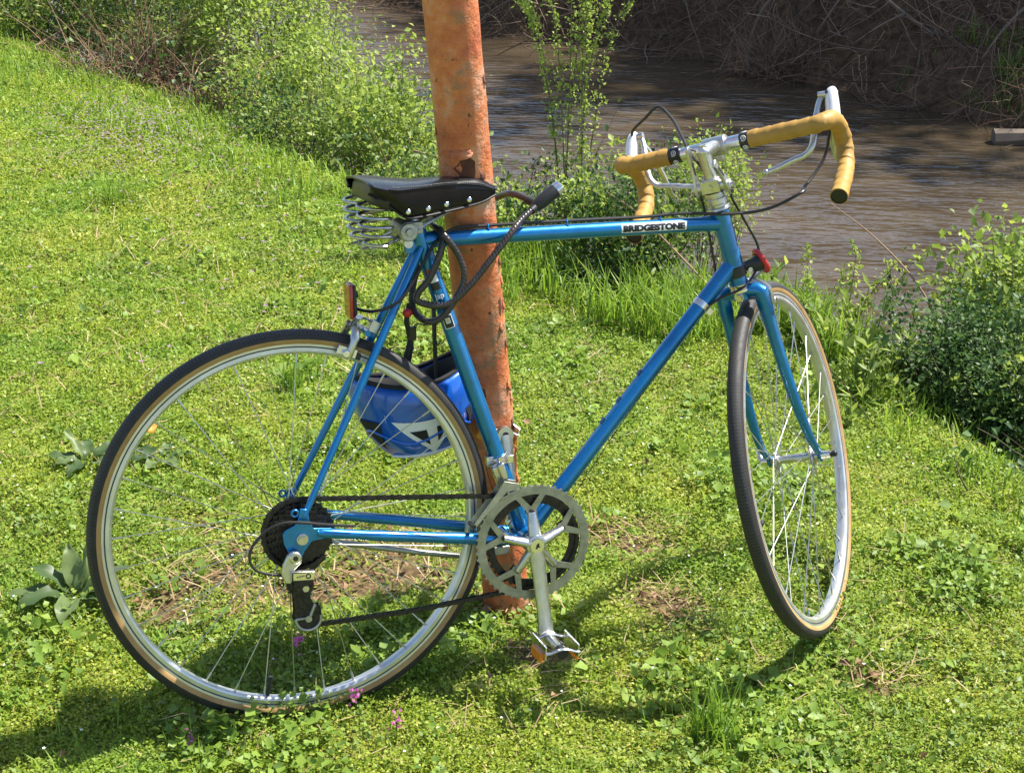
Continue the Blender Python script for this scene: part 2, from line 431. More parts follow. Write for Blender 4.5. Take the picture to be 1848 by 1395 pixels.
# --- lettering -----------------------------------------------------------
N_ = Vector((0, -1, .08)).normalized(); Dt = gd; N_ = (N_ - Dt * N_.dot(Dt)).normalized()
O_ = tt0 + gd * ((.600 - tt0.x) / gd.x)
wb_ = wrap_flat(patch_bm(0, -.0075, .1235, .0152), 0, -.0075, .1235, .0152, O_, Dt, N_, .01335, 8); bm_build(wb_, 'name_panel', M['white'], top)
N2 = N_
tb = text_tris('BRIDGESTONE', bold=.07, spacing=1.0)
bm_build(wrap_flat(tb, .0030, -.0065, .1175, .0130, O_, Dt, N2, .01352, 10), 'lettering', M['black_ink'], top)
bm = bmesh.new(); vs = [bm.verts.new(q) for q in ((0, 0, 0), (1.0, 0, 0), (.62, .45, 0), (.95, 1, 0))]; bm.faces.new(vs)
bm_build(wrap_flat(bm, .0008, -.0057, .0135, .0115, O_, Dt, N2, .01348, 6), 'emblem_slash', M['black_ink'], top)
# seat tube decals
Ns = Vector((-.3, -1, 0)); Ns = (Ns - SU * Ns.dot(SU)).normalized(); rs = .0147
def on_seat(z): return BBp + SU * ((z - BBp.z) / SU.z)
def seat_patch(z, h, w, m, t0=None, lift=0, name='decal_patch'):
    t0 = -w / 2 if t0 is None else t0
    bm_build(wrap_flat(patch_bm(-h / 2, t0, h, w), -h / 2, t0, h, w, on_seat(z), SU, Ns, rs + lift, 6), name, m, seat_t)
seat_patch(.421, .011, .016, M['red_plastic']); seat_patch(.409, .012, .016, M['white']); seat_patch(.396, .013, .016, M['black_ink'])
def ring_patch(z, h, w, m, lift, name):
    seat_patch(z, h, w, m, None, lift, name)
ring_patch(.334, .024, .018, M['white'], .0, 'badge_border'); ring_patch(.334, .0215, .0155, M['black_ink'], .00025, 'badge'); ring_patch(.336, .0095, .008, M['white'], .0005, 'badge_border'); ring_patch(.336, .0072, .0056, M['alloy_dull'], .0007, 'badge')
tb = text_tris('Jap', bold=.02)
for v in tb.verts: v.co = Vector((v.co.x, v.co.y, 0))
U_ = Ns.cross(SU); sgn = 1 if U_.dot(RIGHT) > 0 else -1
xs = [v.co.x for v in tb.verts]; ys = [v.co.y for v in tb.verts]; x0, x1, y0, y1 = min(xs), max(xs), min(ys), max(ys)
for v in tb.verts:
    t = (-.0085 + (v.co.x - x0) / (x1 - x0) * .017) * sgn; s_ = (v.co.y - y0) / (y1 - y0) * .013
    a = t / rs; v.co = on_seat(.372) + SU * s_ + Ns * math.cos(a) * (rs + .0003) + U_ * math.sin(a) * (rs + .0003)
bm_build(tb, 'lettering', M['white'], seat_t)

# --- wheels ---------------------------------------------------------------
def wheel(label, loc, rotm, flange, half, old, front):
    W_ = empty('wheel', BIKE, Vector(loc) + Vector(OFF))
    W_['label'] = label
    if rotm: W_.rotation_euler = rotm.to_euler()
    rc, rr = .3285, .0145
    def arc(a0, a1, n): return [(rc + rr * math.cos(t), rr * math.sin(t), rr * t) for t in np.linspace(math.radians(a0), math.radians(a1), n)]
    m = MB(); m.mat(0).lathe(arc(-93, 93, 19), (0, 0, 0), Y, 96); m.mat(1).lathe(arc(93, 135, 5), (0, 0, 0), Y, 96).lathe(arc(-135, -93, 5), (0, 0, 0), Y, 96)
    m.build('tyre', [M['tyre'], M['tan']], W_, angle=180)
    m = MB()
    m.mat(0).lathe([(.3215, .0085), (.3222, .0105), (.3205, .0115), (.3160, .0113)], (0, 0, 0), Y, 96).lathe([(.3160, -.0113), (.3205, -.0115), (.3222, -.0105), (.3215, -.0085)], (0, 0, 0), Y, 96)
    m.mat(1).lathe([(.3160, .0113), (.3135, .0109)], (0, 0, 0), Y, 96).lathe([(.3135, -.0109), (.3160, -.0113)], (0, 0, 0), Y, 96)
    m.mat(0).lathe([(.3135, .0109), (.3075, .0112), (.3045, .0095), (.3028, .006), (.3022, 0), (.3028, -.006), (.3045, -.0095), (.3075, -.0112), (.3135, -.0109)], (0, 0, 0), Y, 96)
    m.build('rim', [M['rim'], M['groove']], W_, angle=30)
    m = MB()
    if front:
        m.lathe([(.0085, -.032), (.0165, -.033), (.0185, -.0355), (.0165, -.038), (.010, -.040), (.008, -.046)], (0, 0, 0), Y, 24)
        m.lathe([(.008, .046), (.010, .040), (.0165, .038), (.0185, .0355), (.0165, .033), (.0085, .032), (.0078, .02), (.0078, -.02), (.0085, -.032)], (0, 0, 0), Y, 24)
    else:
        m.lathe([(.009, -.024), (.021, -.025), (.0225, -.027), (.02, -.029), (.01, -.03)], (0, 0, 0), Y, 24)
        m.lathe([(.009, .058), (.011, .038), (.021, .036), (.0225, .034), (.021, .032), (.010, .028), (.0095, -.02), (.009, -.024)], (0, 0, 0), Y, 24)
    m.build('hub', M['alloy'], W_)
    m = MB()
    if front:
        m.cyl((0, -.062, 0), (0, .062, 0), .0042, seg=10); m.cyl((0, -.052, 0), (0, -.070, 0), .0088, .0075, 16); m.cyl((0, .052, 0), (0, .066, 0), .0088, .008, 16)
        m.build('axle', M['chrome'], W_)
        m = MB().cyl((0, -.070, 0), (0, -.078, 0), .005, .0062, 12).ell((0, -.079, 0), (.0062, .004, .0062)); m.build('skewer_knob', M['black'], W_)
        m = MB().tube(catmull([(0, .066, 0), (.012, .072, .016), (.02, .07, .05)], 5), [.006] * 6 + [.0045] * 5, 10, flat=(1, .6)); m.build('skewer_lever', M['chrome'], W_)
    else:
        m.cyl((0, -.072, 0), (0, .072, 0), .0045, seg=10); m.cyl((0, -.0635, 0), (0, -.0655, 0), .0098, seg=20).cyl((0, -.0655, 0), (0, -.0715, 0), .0082, seg=6); m.cyl((0, .0635, 0), (0, .071, 0), .0085, seg=6)
        m.build('axle', M['steel'], W_)
    # 36 spokes, crossed three, each a sub-part sharing four meshes
    protos = []
    for s in (-1, 1):
        for d in (-1, 1):
            phr = 0.0; phh = math.radians(62) * d; yh = half[0] if s < 0 else half[1]
            ph = Vector((flange * math.sin(phh), yh + .0015 * d * s, flange * math.cos(phh))); pr = Vector((0, .0025 * s, .3024))
            mm_ = MB().tube([ph, ph.lerp(pr, .95)], .00095, 6); mm_.cyl(ph.lerp(pr, .95), ph.lerp(pr, 1.0), .0019, seg=6)
            protos.append(mm_.mesh('spoke', M['spoke']))
    for i in range(36):
        s = i % 2; d = (i // 2) % 2
        o = bpy.data.objects.new('spoke', protos[s * 2 + d]); COL.objects.link(o); o.parent = W_; o.rotation_euler = (0, math.radians(10 * i + 4), 0)
    m = MB().cyl((0, 0, -.303), (0, 0, -.278), .0034, seg=10).cyl((0, 0, -.278), (0, 0, -.268), .0046, seg=10)
    vo = m.build('valve', M['black'], W_)
    return W_, vo
WR, v_ = wheel('rear wheel with black tyre and tan sidewalls', (0, 0, 0), None, .021, (-.027, .034), 0, False); v_.rotation_euler = (0, math.radians(13), 0)
hubF = st(.0543, 0, 0)
rotF = Matrix((S0, S1, S0.cross(S1))).transposed()
rot_base = Matrix((FW, Vector((0, 1, 0)), FW.cross(Vector((0, 1, 0))))).transposed()
rotW = Matrix.Rotation(math.radians(48.14), 3, AX)
WF, v_ = wheel('front wheel steered away from the frame', hubF, rotW, .0172, (-.0355, .0355), 0, True); v_.rotation_euler = (0, math.radians(75), 0)

# --- fork -----------------------------------------------------------------
F_ = group('fork')
m = MB()
m.tube([st(0, -.040, .356), st(0, -.031, .3635), st(0, -.012, .3665), st(0, .012, .3665), st(0, .031, .3635), st(0, .040, .356)], [.0125, .0138, .0135, .0135, .0138, .0125], 16)
m.cyl(st(0, 0, .352), st(0, 0, .372), .0165, seg=20)
for s in (-1, 1): m.tube([st(0, s * .036, .362), st(0, s * .0375, .33), st(.0005, s * .038, .312)], [.0140, .0138, .0118], 16)
m.build('crown', M['blue'], F_)
for s in (-1, 1):
    P_ = catmull([st(-.001, s * .0365, .358), st(.0, s * .038, .30), st(.0005, s * .042, .20), st(.005, s * .0465, .12), st(.018, s * .0495, .06), st(.038, s * .0503, .022), st(.0495, s * .0503, .008)], 5)
    n_ = len(P_); MB().tube(P_, [.0125 - .0068 * (k / (n_ - 1)) ** 1.2 for k in range(n_)], 16).build('blade', M['blue'], F_)
    c_ = st(.0543, s * .0505, 0)
    m = MB().plate([(-.014, .014), (-.004, .018), (.008, .010), (.011, -.004), (.006, -.012), (-.004, -.012), (-.010, -.004)], .005, c_, S0, S2, S1); m.build('fork_end', M['blue'], F_, bevel=.0008)
m = MB().cyl(ax(.368), ax(.372), .0205, seg=28).cyl(ax(.372), ax(.3815), .0188, .0195, 28); m.build('lower_race', M['chrome'], F_)
m = MB().cyl(st(-.016, 0, .3605), st(-.026, 0, .3605), .0068, seg=6).cyl(st(-.016, 0, .3605), st(-.018, 0, .3605), .009); m.build('brake_nut', M['steel'], F_)
# --- headset, stem, shifters ---------------------------------------------------
m = MB().lathe([(.012, .522), (.0195, .522), (.0215, .5245), (.0205, .528), (.0172, .530), (.0172, .534), (.0195, .536), (.0195, .545), (.0175, .547), (.0175, .549), (.019, .550), (.019, .556), (.0115, .5565)], HP, AX, 32)
part('headset', m, M['alloy'])
T_ = group('stem')
m = MB().tube([ax(.55), ax(.60), ax(.628)], [.0112, .0112, .0128], 20); m.build('quill', M['alloy'], T_)
m = MB().tube([st(-.004, 0, .628), st(.02, .001, .627), st(.055, .003, .622), st(.078, .004, .6175)], [.0135, .0125, .0115, .013], 16, flat=(1, 1.05))
m.ell(st(0, 0, .630), (.0138, .0138, .0105)); m.build('extension', M['alloy'], T_)
m = MB().cyl(st(.09, -.016, .6165), st(.09, .026, .6155), .0178, seg=24); m.box(st(.088, .005, .597), (.012, .02, .016), Matrix((S0, S1, S2)).transposed()); m.build('clamp', M['alloy'], T_, bevel=.001)
m = MB().cyl(st(0, 0, .638), st(0, 0, .643), .0062, seg=6); m.build('bolt', M['steel'], T_)
SH = group('gear_shifter')
m = MB().lathe([(.0118, .557), (.0165, .557), (.0165, .582), (.0118, .582)], HP, AX, 24); m.cyl(st(-.004, -.026, .567), st(-.004, .026, .567), .0105, seg=20); m.box(st(-.012, 0, .569), (.012, .034, .022), Matrix((S0, S1, S2)).transposed())
m.cyl(st(-.02, 0, .5685), st(-.0185, 0, .5685), .0048, seg=16); m.build('shifter_band', M['alloy'], SH, bevel=.0012)
for s, pv, tip in ((1, st(0, .029, .565), st(-.002, .027, .641)), (-1, st(-.002, -.029, .563), st(-.034, -.024, .613))):
    d = (tip - pv); e = S1; f = e.cross(d.normalized()).normalized()
    L = d.length; d.normalize()
    m = MB()
    prof = [(-.012, -.011), (.0, -.0125), (.012, -.010), (.03, -.0055), (L * .8, -.0068), (L, -.0085), (L + .004, -.005), (L + .004, .005), (L, .0085), (L * .8, .0068), (.03, .0055), (.012, .010), (0, .0125), (-.012, .011)]
    m.plate(prof, .0062, pv, d, f, e); m.cyl(pv - e * .006 * 1, pv + e * .006, .0108, seg=20)
    lv = m.build('shift_lever', M['alloy'], SH, bevel=.0012)
    side = -1
    MB().plate([(.026, -.0026), (.05, -.0036), (.05, .0036), (.026, .0026)], .0004, pv + e * side * .0034, d, f, e).build('lever_slot', M['black_ink'], lv)
    MB().cyl(pv + e * .0058, pv + e * .0095, .007, seg=16).cyl(pv - e * .0095, pv - e * .0058, .007, seg=16).build('pivot_bolt', M['steel'], lv)

# --- handlebar -------------------------------------------------------------------
HBg = group('handlebar')
def side_path(s, vmax=.197):
    pts = [st(.09, s * (vmax - .03), .616), st(.094, s * (vmax - .008), .6165), st(.116, s * (vmax + .001), .615), st(.148, s * (vmax + .002), .606), st(.178, s * (vmax + .002), .583), st(.190, s * (vmax + .001), .5555),
           st(.183, s * vmax, .531), st(.163, s * vmax, .512), st(.121, s * vmax, .499), st(.066, s * vmax, .4865)]
    return pts
MB().tube([st(.09, -.07, .6168), st(.09, .10, .6142)], .0128, 24).build('bar_centre', M['chrome'], HBg)
for s, v0, v1 in ((-1, .043, .059), (1, .072, .094)):
    sl_ = MB().tube([st(.09, s * v0, .616), st(.09, s * v1, .616)], .0152, 24).build('bar_sleeve', M['black'], HBg)
    # white spiral marks printed round the sleeve
    e_ = S1; cc = st(.09, s * (v0 + v1) / 2, .616); q1 = S2; q2 = e_.cross(q1)
    for ph in (-2.3, -1.05, .2, 1.45, 2.7, 3.95):
        m = MB()
        sp = []
        for t in np.linspace(0, 3.6 * PI / 2 * 1.9, 26):
            r_ = .0012 + .0048 * t / (3.6 * PI / 2 * 1.9); x_ = r_ * math.cos(t + 1); y_ = r_ * math.sin(t + 1) / .0152 + ph
            sp.append(cc + e_ * x_ + (q1 * math.cos(y_) + q2 * math.sin(y_)) * .0153)
        m.tube(sp, .0006, 5); m.build('spiral_mark', M['white'], sl_)
    P_ = [st(.09, s * v1, .616), st(.09, s * (v1 + .04), .616)] + side_path(s)
    C_ = catmull(P_, 16); n_ = len(C_)
    MB().tube(C_, [.0149 + .0003 * math.sin(k * .37) for k in range(n_)], 24, cap=False, wrap=(.024, .0015)).build('grip_tape', M['tape'], HBg)
    e0, e1 = C_[-1], C_[-2]; d = (e0 - e1).normalized()
    m = MB().tube([e0 - d * .012, e0 - d * .002], .0149, 20); m.build('end_plug', M['black'], HBg)
    MB().tube([e0 + (x_ * math.cos(t) + y_ * math.sin(t)) * .0153 for t in np.linspace(0, 2 * PI, 25)[:-1] for x_, y_ in [frame_of(d)]], .0008, 6, closed=True).build('tape_edge', M['tape'], HBg)
# --- brake levers (hood, main lever, extension lever) -------------------------------
for s in (-1, 1):
    G = group('brake_lever'); G['label'] = 'right brake lever with extension lever' if s < 0 else 'left brake lever with extension lever'
    v = s * .197
    m = MB().tube(catmull([st(.150, v, .598), st(.168, v, .618), st(.183, v - s * .001, .634), st(.196, v - s * .002, .643), st(.205, v - s * .002, .639)], 4), [.0145, .0158, .016, .0158, .0155, .0152, .015, .0148, .0145, .0142, .0138, .0135, .013, .012, .0105, .0085, .005], 16, flat=(.85, 1.1))
    m.build('hood', M['hood'], G)
    m = MB().tube(catmull([st(.205, v, .645), st(.217, v - s * .010, .622), st(.225, v - s * .02, .59), st(.231, v - s * .026, .557), st(.236, v - s * .028, .532), st(.243, v - s * .028, .514), st(.252, v - s * .028, .504)], 5), [.0075] * 12 + [.0068] * 12 + [.006] * 7, 12, flat=(1.15, .75))
    m.build('lever', M['alloy'], G)
    v = .197
    m = MB().tube(catmull([st(.196, s * .180, .648), st(.178, s * .171, .632), st(.155, s * .166, .61), st(.135, s * .162, .59), st(.124, s * .156, .572), st(.12, s * .142, .560), st(.12, s * .118, .555), st(.12, s * .092, .548), st(.12, s * .066, .543)], 5), [.0048] * 8 + [.0056] * 16 + [.0052] * 17, 12, flat=(1.15, .8))
    m.ell(st(.12, s * .064, .5425), (.0066, .0066, .0066), 12, 8); m.build('extension_lever', M['alloy'], G)
    MB().cyl(st(.190, s * .197, .645), st(.190, s * .172, .647), .0058, seg=12).build('pivot', M['steel'], G)
# --- cables -----------------------------------------------------------------------
def cable(pts, r=.0029, label=None, m='cable'):
    o = part('cable', MB().tube(catmull(pts, 8), r, 8), M[m])
    if label: o['label'] = label
    return o
cable([st(.188, .194, .644), st(.180, .185, .662), st(.1675, .15, .682), st(.1698, .12, .6967), st(.1414, .09, .6736), st(.095, .065, .648), st(.06, .045, .62), st(.04, .012, .56), st(.035, .0, .46), st(.032, 0, .40)], label='front brake cable arching over the left bar')
cable([st(.182, -.190, .652), st(.200, -.185, .634), st(.212, -.178, .60), st(.218, -.168, .565), st(.2, -.15, .5247), st(.135, -.12, .4966), (.9332, -.05, .5158), (.8893, -.036, .4923), (.8456, -.03, .4830), (.79, -.02, .482), (.72, -.006, .4862), (.64, .0, .4845), (.5, 0, .4875), (.36, .0, .4895), (.30, -.002, .488), (.262, -.018, .468), (.235, -.022, .43), (.195, -.03, .38), (.155, -.012, .362), (.128, .032, .362)], label='rear brake cable running along the top tube')
cable([st(-.006, .036, .556), (.7660, .02, .5106), (.7775, .021, .47), (.7884, .022, .4142), (.7949, .02, .3733), (.785, .016, .345), (.766, .012, .322)], .0024)
cable([st(-.006, -.036, .553), (.8120, -.01, .51), (.8445, .0, .4625), (.8702, .0, .4156), (.8660, -.006, .3807), (.8449, -.016, .3568), (.8228, -.02, .343), (.79, -.019, .333), (.766, -.016, .320)], .0024)
cable([(.757, -.014, .312), (.60, -.016, .13), (.43, -.018, -.085), (.38, -.03, -.083)], .0007)
cable([(.088, -.0665, .012), (.062, -.068, .017), (.028, -.072, .025), (0, -.074, .032), (-.032, -.073, .035), (-.06, -.072, .025), (-.084, -.072, .002), (-.09, -.072, -.021), (-.081, -.072, -.04), (-.06, -.072, -.05), (-.036, -.072, -.056)], .0025, 'gear cable looping behind the cassette')
cable([(.36, -.04, -.07), (.2, -.056, -.022), (.088, -.0665, .012)], .0007)
cable([(.344, -.018, .118), (.337, -.02, .066), (.375, -.02, -.06)], .0007)
# --- seat post and saddle ------------------------------------------------------------
m = MB().cyl(STp + SU * .01, STp + SU * .028, .0122, seg=18).cyl(STp + SU * .028, STp + SU * .04, .010, seg=18); part('seat_post', m, M['alloy'])
SD = group('saddle')
stn = [(.140, .090, .582, .578, .566), (.150, .101, .5845, .574, .556), (.168, .104, .585, .570, .545), (.186, .096, .583, .567, .531), (.203, .083, .581, .5665, .518), (.235, .064, .578, .566, .5185), (.272, .047, .5785, .5665, .5215), (.31, .0345, .5775, .565, .5255), (.343, .0245, .5725, .560, .5305), (.362, .017, .564, .5535, .536), (.3735, .0075, .5545, .549, .542)]
xs = [q[0] for q in stn]
def stat(x):
    i = min(max(int(np.searchsorted(xs, x)) - 1, 0), len(xs) - 2); t = (x - xs[i]) / (xs[i + 1] - xs[i]); t = t
    return [stn[i][k] + (stn[i + 1][k] - stn[i][k]) * t for k in range(5)]
def smoothstat(x):
    d = .008; q = [stat(min(max(x + e, xs[0]), xs[-1])) for e in (-d, -d / 2, 0, d / 2, d)]; r = [sum(c) / 5 for c in zip(*q)]; r[0] = x; return r
m = MB(); NX = 34; rows = []
for i in range(NX):
    x = xs[0] + (xs[-1] - xs[0]) * (i / (NX - 1)); _, w_, zt, zc, zs = smoothstat(x)
    dip = .007 * max(0, math.sin(PI * (x - .14) / .2)) if x < .34 else 0
    half = []
    for k in range(7): q = k / 6; half.append((w_ * q, zt - dip * (1 - q ** 2) * .6 - (zt - zc) * q ** 3.2))
    for k in range(1, 6): q = k / 5; half.append((w_ * (1.0 + .025 * math.sin(PI * q) - .16 * q ** 1.5), zc + (zs - zc) * q))
    row = [(x, -y_, z_) for y_, z_ in half[::-1]] + [(x, y_, z_) for y_, z_ in half[1:]]
    rows.append(row)
nr = len(rows[0])
for row in rows: m.v += [Vector(p) for p in row]
for i in range(NX - 1):
    for k in range(nr - 1): m.face((i * nr + k, (i + 1) * nr + k, (i + 1) * nr + k + 1, i * nr + k + 1))
m.face([(NX - 1) * nr + k for k in range(nr)])
lo = m.build('cover', M['leather'], SD, angle=50)
sm = lo.modifiers.new('thick', 'SOLIDIFY'); sm.thickness = .0035; sm.offset = -1
for s in (-1, 1):
    ci = 5 + (6 if s > 0 else -6) + 6
    idx = 5 if s < 0 else nr - 6
    MB().tube([Vector(r_[idx]) + Vector((0, s * .0004, .0004)) for r_ in rows[4:]], .0016, 8).build('piping', M['leather'], SD)
    e_i = 0 if s < 0 else nr - 1
    MB().tube([Vector(r_[e_i]) for r_ in rows], .0022, 8).build('edge_bead', M['leather'], SD)
    m = MB()
    for i in range(5, NX - 2):
        for h_ in (.25, .75):
            p = Vector(rows[i][idx + (1 if s < 0 else -1)]).lerp(Vector(rows[i][idx]), .45); p2 = Vector(rows[i + 1][idx + (1 if s < 0 else -1)]).lerp(Vector(rows[i + 1][idx]), .45)
            c_ = p.lerp(p2, h_) + Vector((0, s * .0004, .0012)); m.box(c_, (.0026, .0012, .001), (p2 - p).to_track_quat('X', 'Z').to_matrix())
    o = m.build('stitching', M['steel'], SD, smooth=False); o['kind'] = 'stuff'
    for x_, z_ in ((.2043, .5303), (.243, .5308), (.278, .5344), (.3213, .538)):
        _, w_, zt, zc, zs = smoothstat(x_); q = (zc - z_) / (zc - zs); yy = w_ * (1.0 + .025 * math.sin(PI * q) - .16 * q ** 1.5)
        MB().ell((x_, s * (yy + .0006), z_), (.0047, .0026, .0047), 14, 8).build('rivet', M['chrome'], SD)
m = MB().tube(catmull([(.172, -.092, .553), (.152, -.080, .559), (.146, -.045, .563), (.145, 0, .564), (.146, .045, .563), (.152, .080, .559), (.172, .092, .553)], 5), .016, 12, flat=(.22, 1)); m.build('rear_plate', M['black'], SD, bevel=.003)
for s in (-1, 1):
    y0 = s * .052; pts = []
    for t in np.linspace(0, 4.8 * 2 * PI, 130):
        h_ = t / (4.8 * 2 * PI); r_ = .0235 + .003 * math.sin(h_ * PI)
        pts.append(Vector((.150 + .009 * h_ + r_ * math.cos(t), y0 + r_ * math.sin(t), .549 - .072 * h_)))
    MB().tube(pts, .0030, 8).build('coil_spring', M['spring'], SD)
    for q in (0, 1):
        MB().tube(catmull([(.16 - .028 * q, y0 + s * .012 * (1 - 2 * q), .4745 - .004 * q), (.178, s * .040, .4765), (.205, s * (.028 - .006 * q), .484 + .006 * q), (.245, s * .022, .500 + .004 * q), (.29, s * .018, .520), (.335, s * .011, .533)], 5), .0026, 8).build('rail', M['spring'], SD)
MB().tube(catmull([(.150, -.058, .474), (.143, -.03, .4705), (.141, 0, .470), (.143, .03, .4705), (.150, .058, .474)], 5), .0026, 8).build('rail', M['spring'], SD)
m = MB().cyl((.2131, -.036, .493), (.2131, .036, .493), .0165, seg=24); m.cyl((.2131, -.042, .493), (.2131, -.036, .493), .0145, seg=24); m.cyl((.2131, -.047, .493), (.2131, -.042, .493), .007, seg=6); m.box((.226, 0, .497), (.03, .05, .02)); m.build('clamp', M['alloy_dull'], SD, bevel=.001)

# --- crankset, chain, freewheel ----------------------------------------------------------
def toothed(r, n, d=.004):
    def f(t):
        k = (t * n / (2 * PI)) % 1; return r + d * max(0, math.cos((k - .5) * 2 * PI)) - .0012
    return f
CR = group('chainset')
yo = -.0455; yi = -.0375
big = MB().ring(toothed(.1045, 52), .0885, .0028, BBp + Y * yo, Y, seg=416)
for k in range(5):
    ang = math.radians(92 + 72 * k); d0 = Vector((math.cos(ang), 0, math.sin(ang)))
    for e in (-1, 1):
        a2 = ang + e * math.radians(16); d1 = Vector((math.cos(a2), 0, math.sin(a2)))
        p0 = BBp + d0 * .057 + Y * yo; p1 = BBp + d1 * .0935 + Y * yo; dd_ = (p1 - p0).normalized(); nn = Y.cross(dd_)
        big.plate([(-.002, -.0062), ((p1 - p0).length, -.0046), ((p1 - p0).length, .0046), (-.002, .0062)], .0026, p0, dd_, nn, Y)
    big.cyl(BBp + d0 * .0565 + Y * (yo - .0014), BBp + d0 * .0565 + Y * (yo + .0014), .0095, seg=20)
big.build('chainring', M['ring_alloy'], CR)
sm_ = MB().ring(toothed(.0845, 42), .070, .0026, BBp + Y * yi, Y, seg=336)
for k in range(5):
    ang = math.radians(92 + 72 * k); d0 = Vector((math.cos(ang), 0, math.sin(ang)))
    sm_.plate([(.052, -.008), (.072, -.011), (.072, .011), (.052, .008)], .0024, BBp + Y * yi, d0, Y.cross(d0), Y)
sm_.build('chainring', M['dark_steel'], CR)
for k in range(5):
    ang = math.radians(92 + 72 * k); d0 = Vector((math.cos(ang), 0, math.sin(ang)))
    m = MB().cyl(BBp + d0 * .0565 + Y * (yo - .0072), BBp + d0 * .0565 + Y * (yi + .002), .0048, seg=14); m.build('ring_bolt', M['dark_steel'], CR)
# right crank with five arms
ce = Vector((.4195, -.0755, -.2345))
m = MB()
for k in range(5):
    ang = math.radians(92 + 72 * k); d0 = Vector((math.cos(ang), 0, math.sin(ang)))
    m.tube([BBp + d0 * .010 + Y * -.056, BBp + d0 * .030 + Y * -.0535, BBp + d0 * .050 + Y * -.0495, BBp + d0 * .0575 + Y * -.0485], [.0125, .0112, .0092, .0078], 12, flat=(1, .75))
m.lathe([(.0, -.046), (.0185, -.046), (.0195, -.056), (.0185, -.0655), (.0145, -.067), (.0145, -.0655), (.0, -.0655)], BBp, Y, 32)
p0 = BBp + Y * -.0585; dd_ = (ce - p0).normalized(); nn = Y.cross(dd_).normalized(); L = (ce - p0).length
pts = [p0 + dd_ * L * k / 10 for k in range(11)]
m.tube([p0 + dd_ * .0] + pts[1:], [.0170, .0160, .0148, .0138, .0132, .0130, .0128, .0128, .013, .0140, .0150], 16, flat=(.55, 1.0) if abs(frame_of(dd_)[0].dot(Y)) > .5 else (1.0, .55))
m.cyl(ce - Y * .007, ce + Y * .007, .0148, seg=24)
cr = m.build('crank_arm', M['alloy'], CR, angle=50)
MB().cyl(BBp + Y * -.0655, BBp + Y * -.0685, .0125, seg=24).build('dust_cap', M['chrome'], cr)
MB().box(BBp + Y * -.0688, (.0032, .001, .011), Matrix.Rotation(.5, 3, 'Y')).box(BBp + Y * -.0688 + Vector((.001, 0, 0)), (.0032, .001, .007), Matrix.Rotation(-.9, 3, 'Y')).build('key_slot', M['black_ink'], cr)
le = Vector((.4025, .078, .0985)); p0 = BBp + Y * .056; dd_ = (le - p0).normalized(); L = (le - p0).length
m = MB().tube([p0 + dd_ * L * k / 10 for k in range(11)], [.0165, .0150, .0135, .0125, .012, .012, .012, .0125, .013, .0145, .0155], 16, flat=(.55, 1.0) if abs(frame_of(dd_)[0].dot(Y)) > .5 else (1.0, .55))
m.cyl(le - Y * .007, le + Y * .007, .0152, seg=24).cyl(p0 - Y * .012, p0 + Y * .009, .0185, seg=24)
cl = m.build('crank_arm', M['alloy'], CR, angle=50); cl['label'] = 'left crank arm pointing up'
MB().cyl(le - Y * .0078, le - Y * .0071, .0062, seg=20).build('pedal_hole', M['black_ink'], cl)
# pedals
def pedal(c, s, tilt, label):
    G = group('pedal'); G['label'] = label
    e1 = Vector((math.cos(tilt), 0, math.sin(tilt))); e3 = Vector((-math.sin(tilt), 0, math.cos(tilt))); yv = Y * s
    MB().tube([c, c + yv * .012, c + yv * .03, c + yv * .062, c + yv * .07], [.0075, .0105, .0085, .0085, .0105], 16).build('spindle', M['alloy'], G)
    for q in (-1, 1):
        m = MB(); o_ = c + e1 * q * .030 + yv * .045; zs = []
        n_ = 18; poly = [(-.036, -.011), (.036, -.011)]
        for k in range(n_ * 2 + 1):
            x_ = .036 - .072 * k / (n_ * 2); poly.append((x_, .011 + (.0022 if k % 2 else 0)))
        m.plate(poly, .0022, o_, yv, e3, e1); m.build('cage_plate', M['chrome'], G, smooth=False)
    # curved outer and inner end plates
    for d_, w_ in ((.0815, 1), (.010, .6)):
        P_ = [c + e1 * x_ + yv * (d_ + .004 * math.cos(x_ / .03 * PI / 2) * w_) + e3 * (.0045 + .004 * math.cos(x_ / .03 * PI)) for x_ in np.linspace(-.030, .030, 11)]
        MB().tube(P_, .0046, 10, flat=(1.0, .5)).build('end_plate', M['chrome'], G)
    MB().cyl(c + yv * .070, c + yv * .084, .0115, .0105, 20).build('dust_cap', M['black'], G)
    for q in (-1, 1): MB().box(c + e1 * q * .0335 + yv * .045 - e3 * .012, (.006, .046, .017), Matrix((e1, Y, e3)).transposed()).build('reflector', M['orange_reflector'], G, bevel=.001)
pedal(ce, -1, math.radians(-4), 'right pedal hanging at the bottom of the crank'); pedal(le, 1, math.radians(-14), 'left pedal behind the seat tube')
# freewheel: six sprockets
FWg = group('freewheel')
for k, (n_, r_) in enumerate(((30, .0605), (26, .0525), (23, .0465), (20, .0405), (17, .0345), (14, .0285))):
    o_ = Y * (-.0265 - .0048 * k); m = MB().ring(toothed(r_, n_, .0042), r_ - .010, .002, o_, Y, seg=n_ * 7)
    if k == 0:
        for q in range(8):
            a_ = 2 * PI * q / 8; d0 = Vector((math.cos(a_), 0, math.sin(a_))); m.plate([(.012, -.007), (r_ - .006, -.009), (r_ - .006, .009), (.012, .007)], .0018, o_, d0, Y.cross(d0), Y)
    m.build('sprocket', M['dark_steel'], FWg)
MB().cyl(Y * -.024, Y * -.053, .022, .0185, 28).build('freewheel_body', M['dark_steel'], FWg)
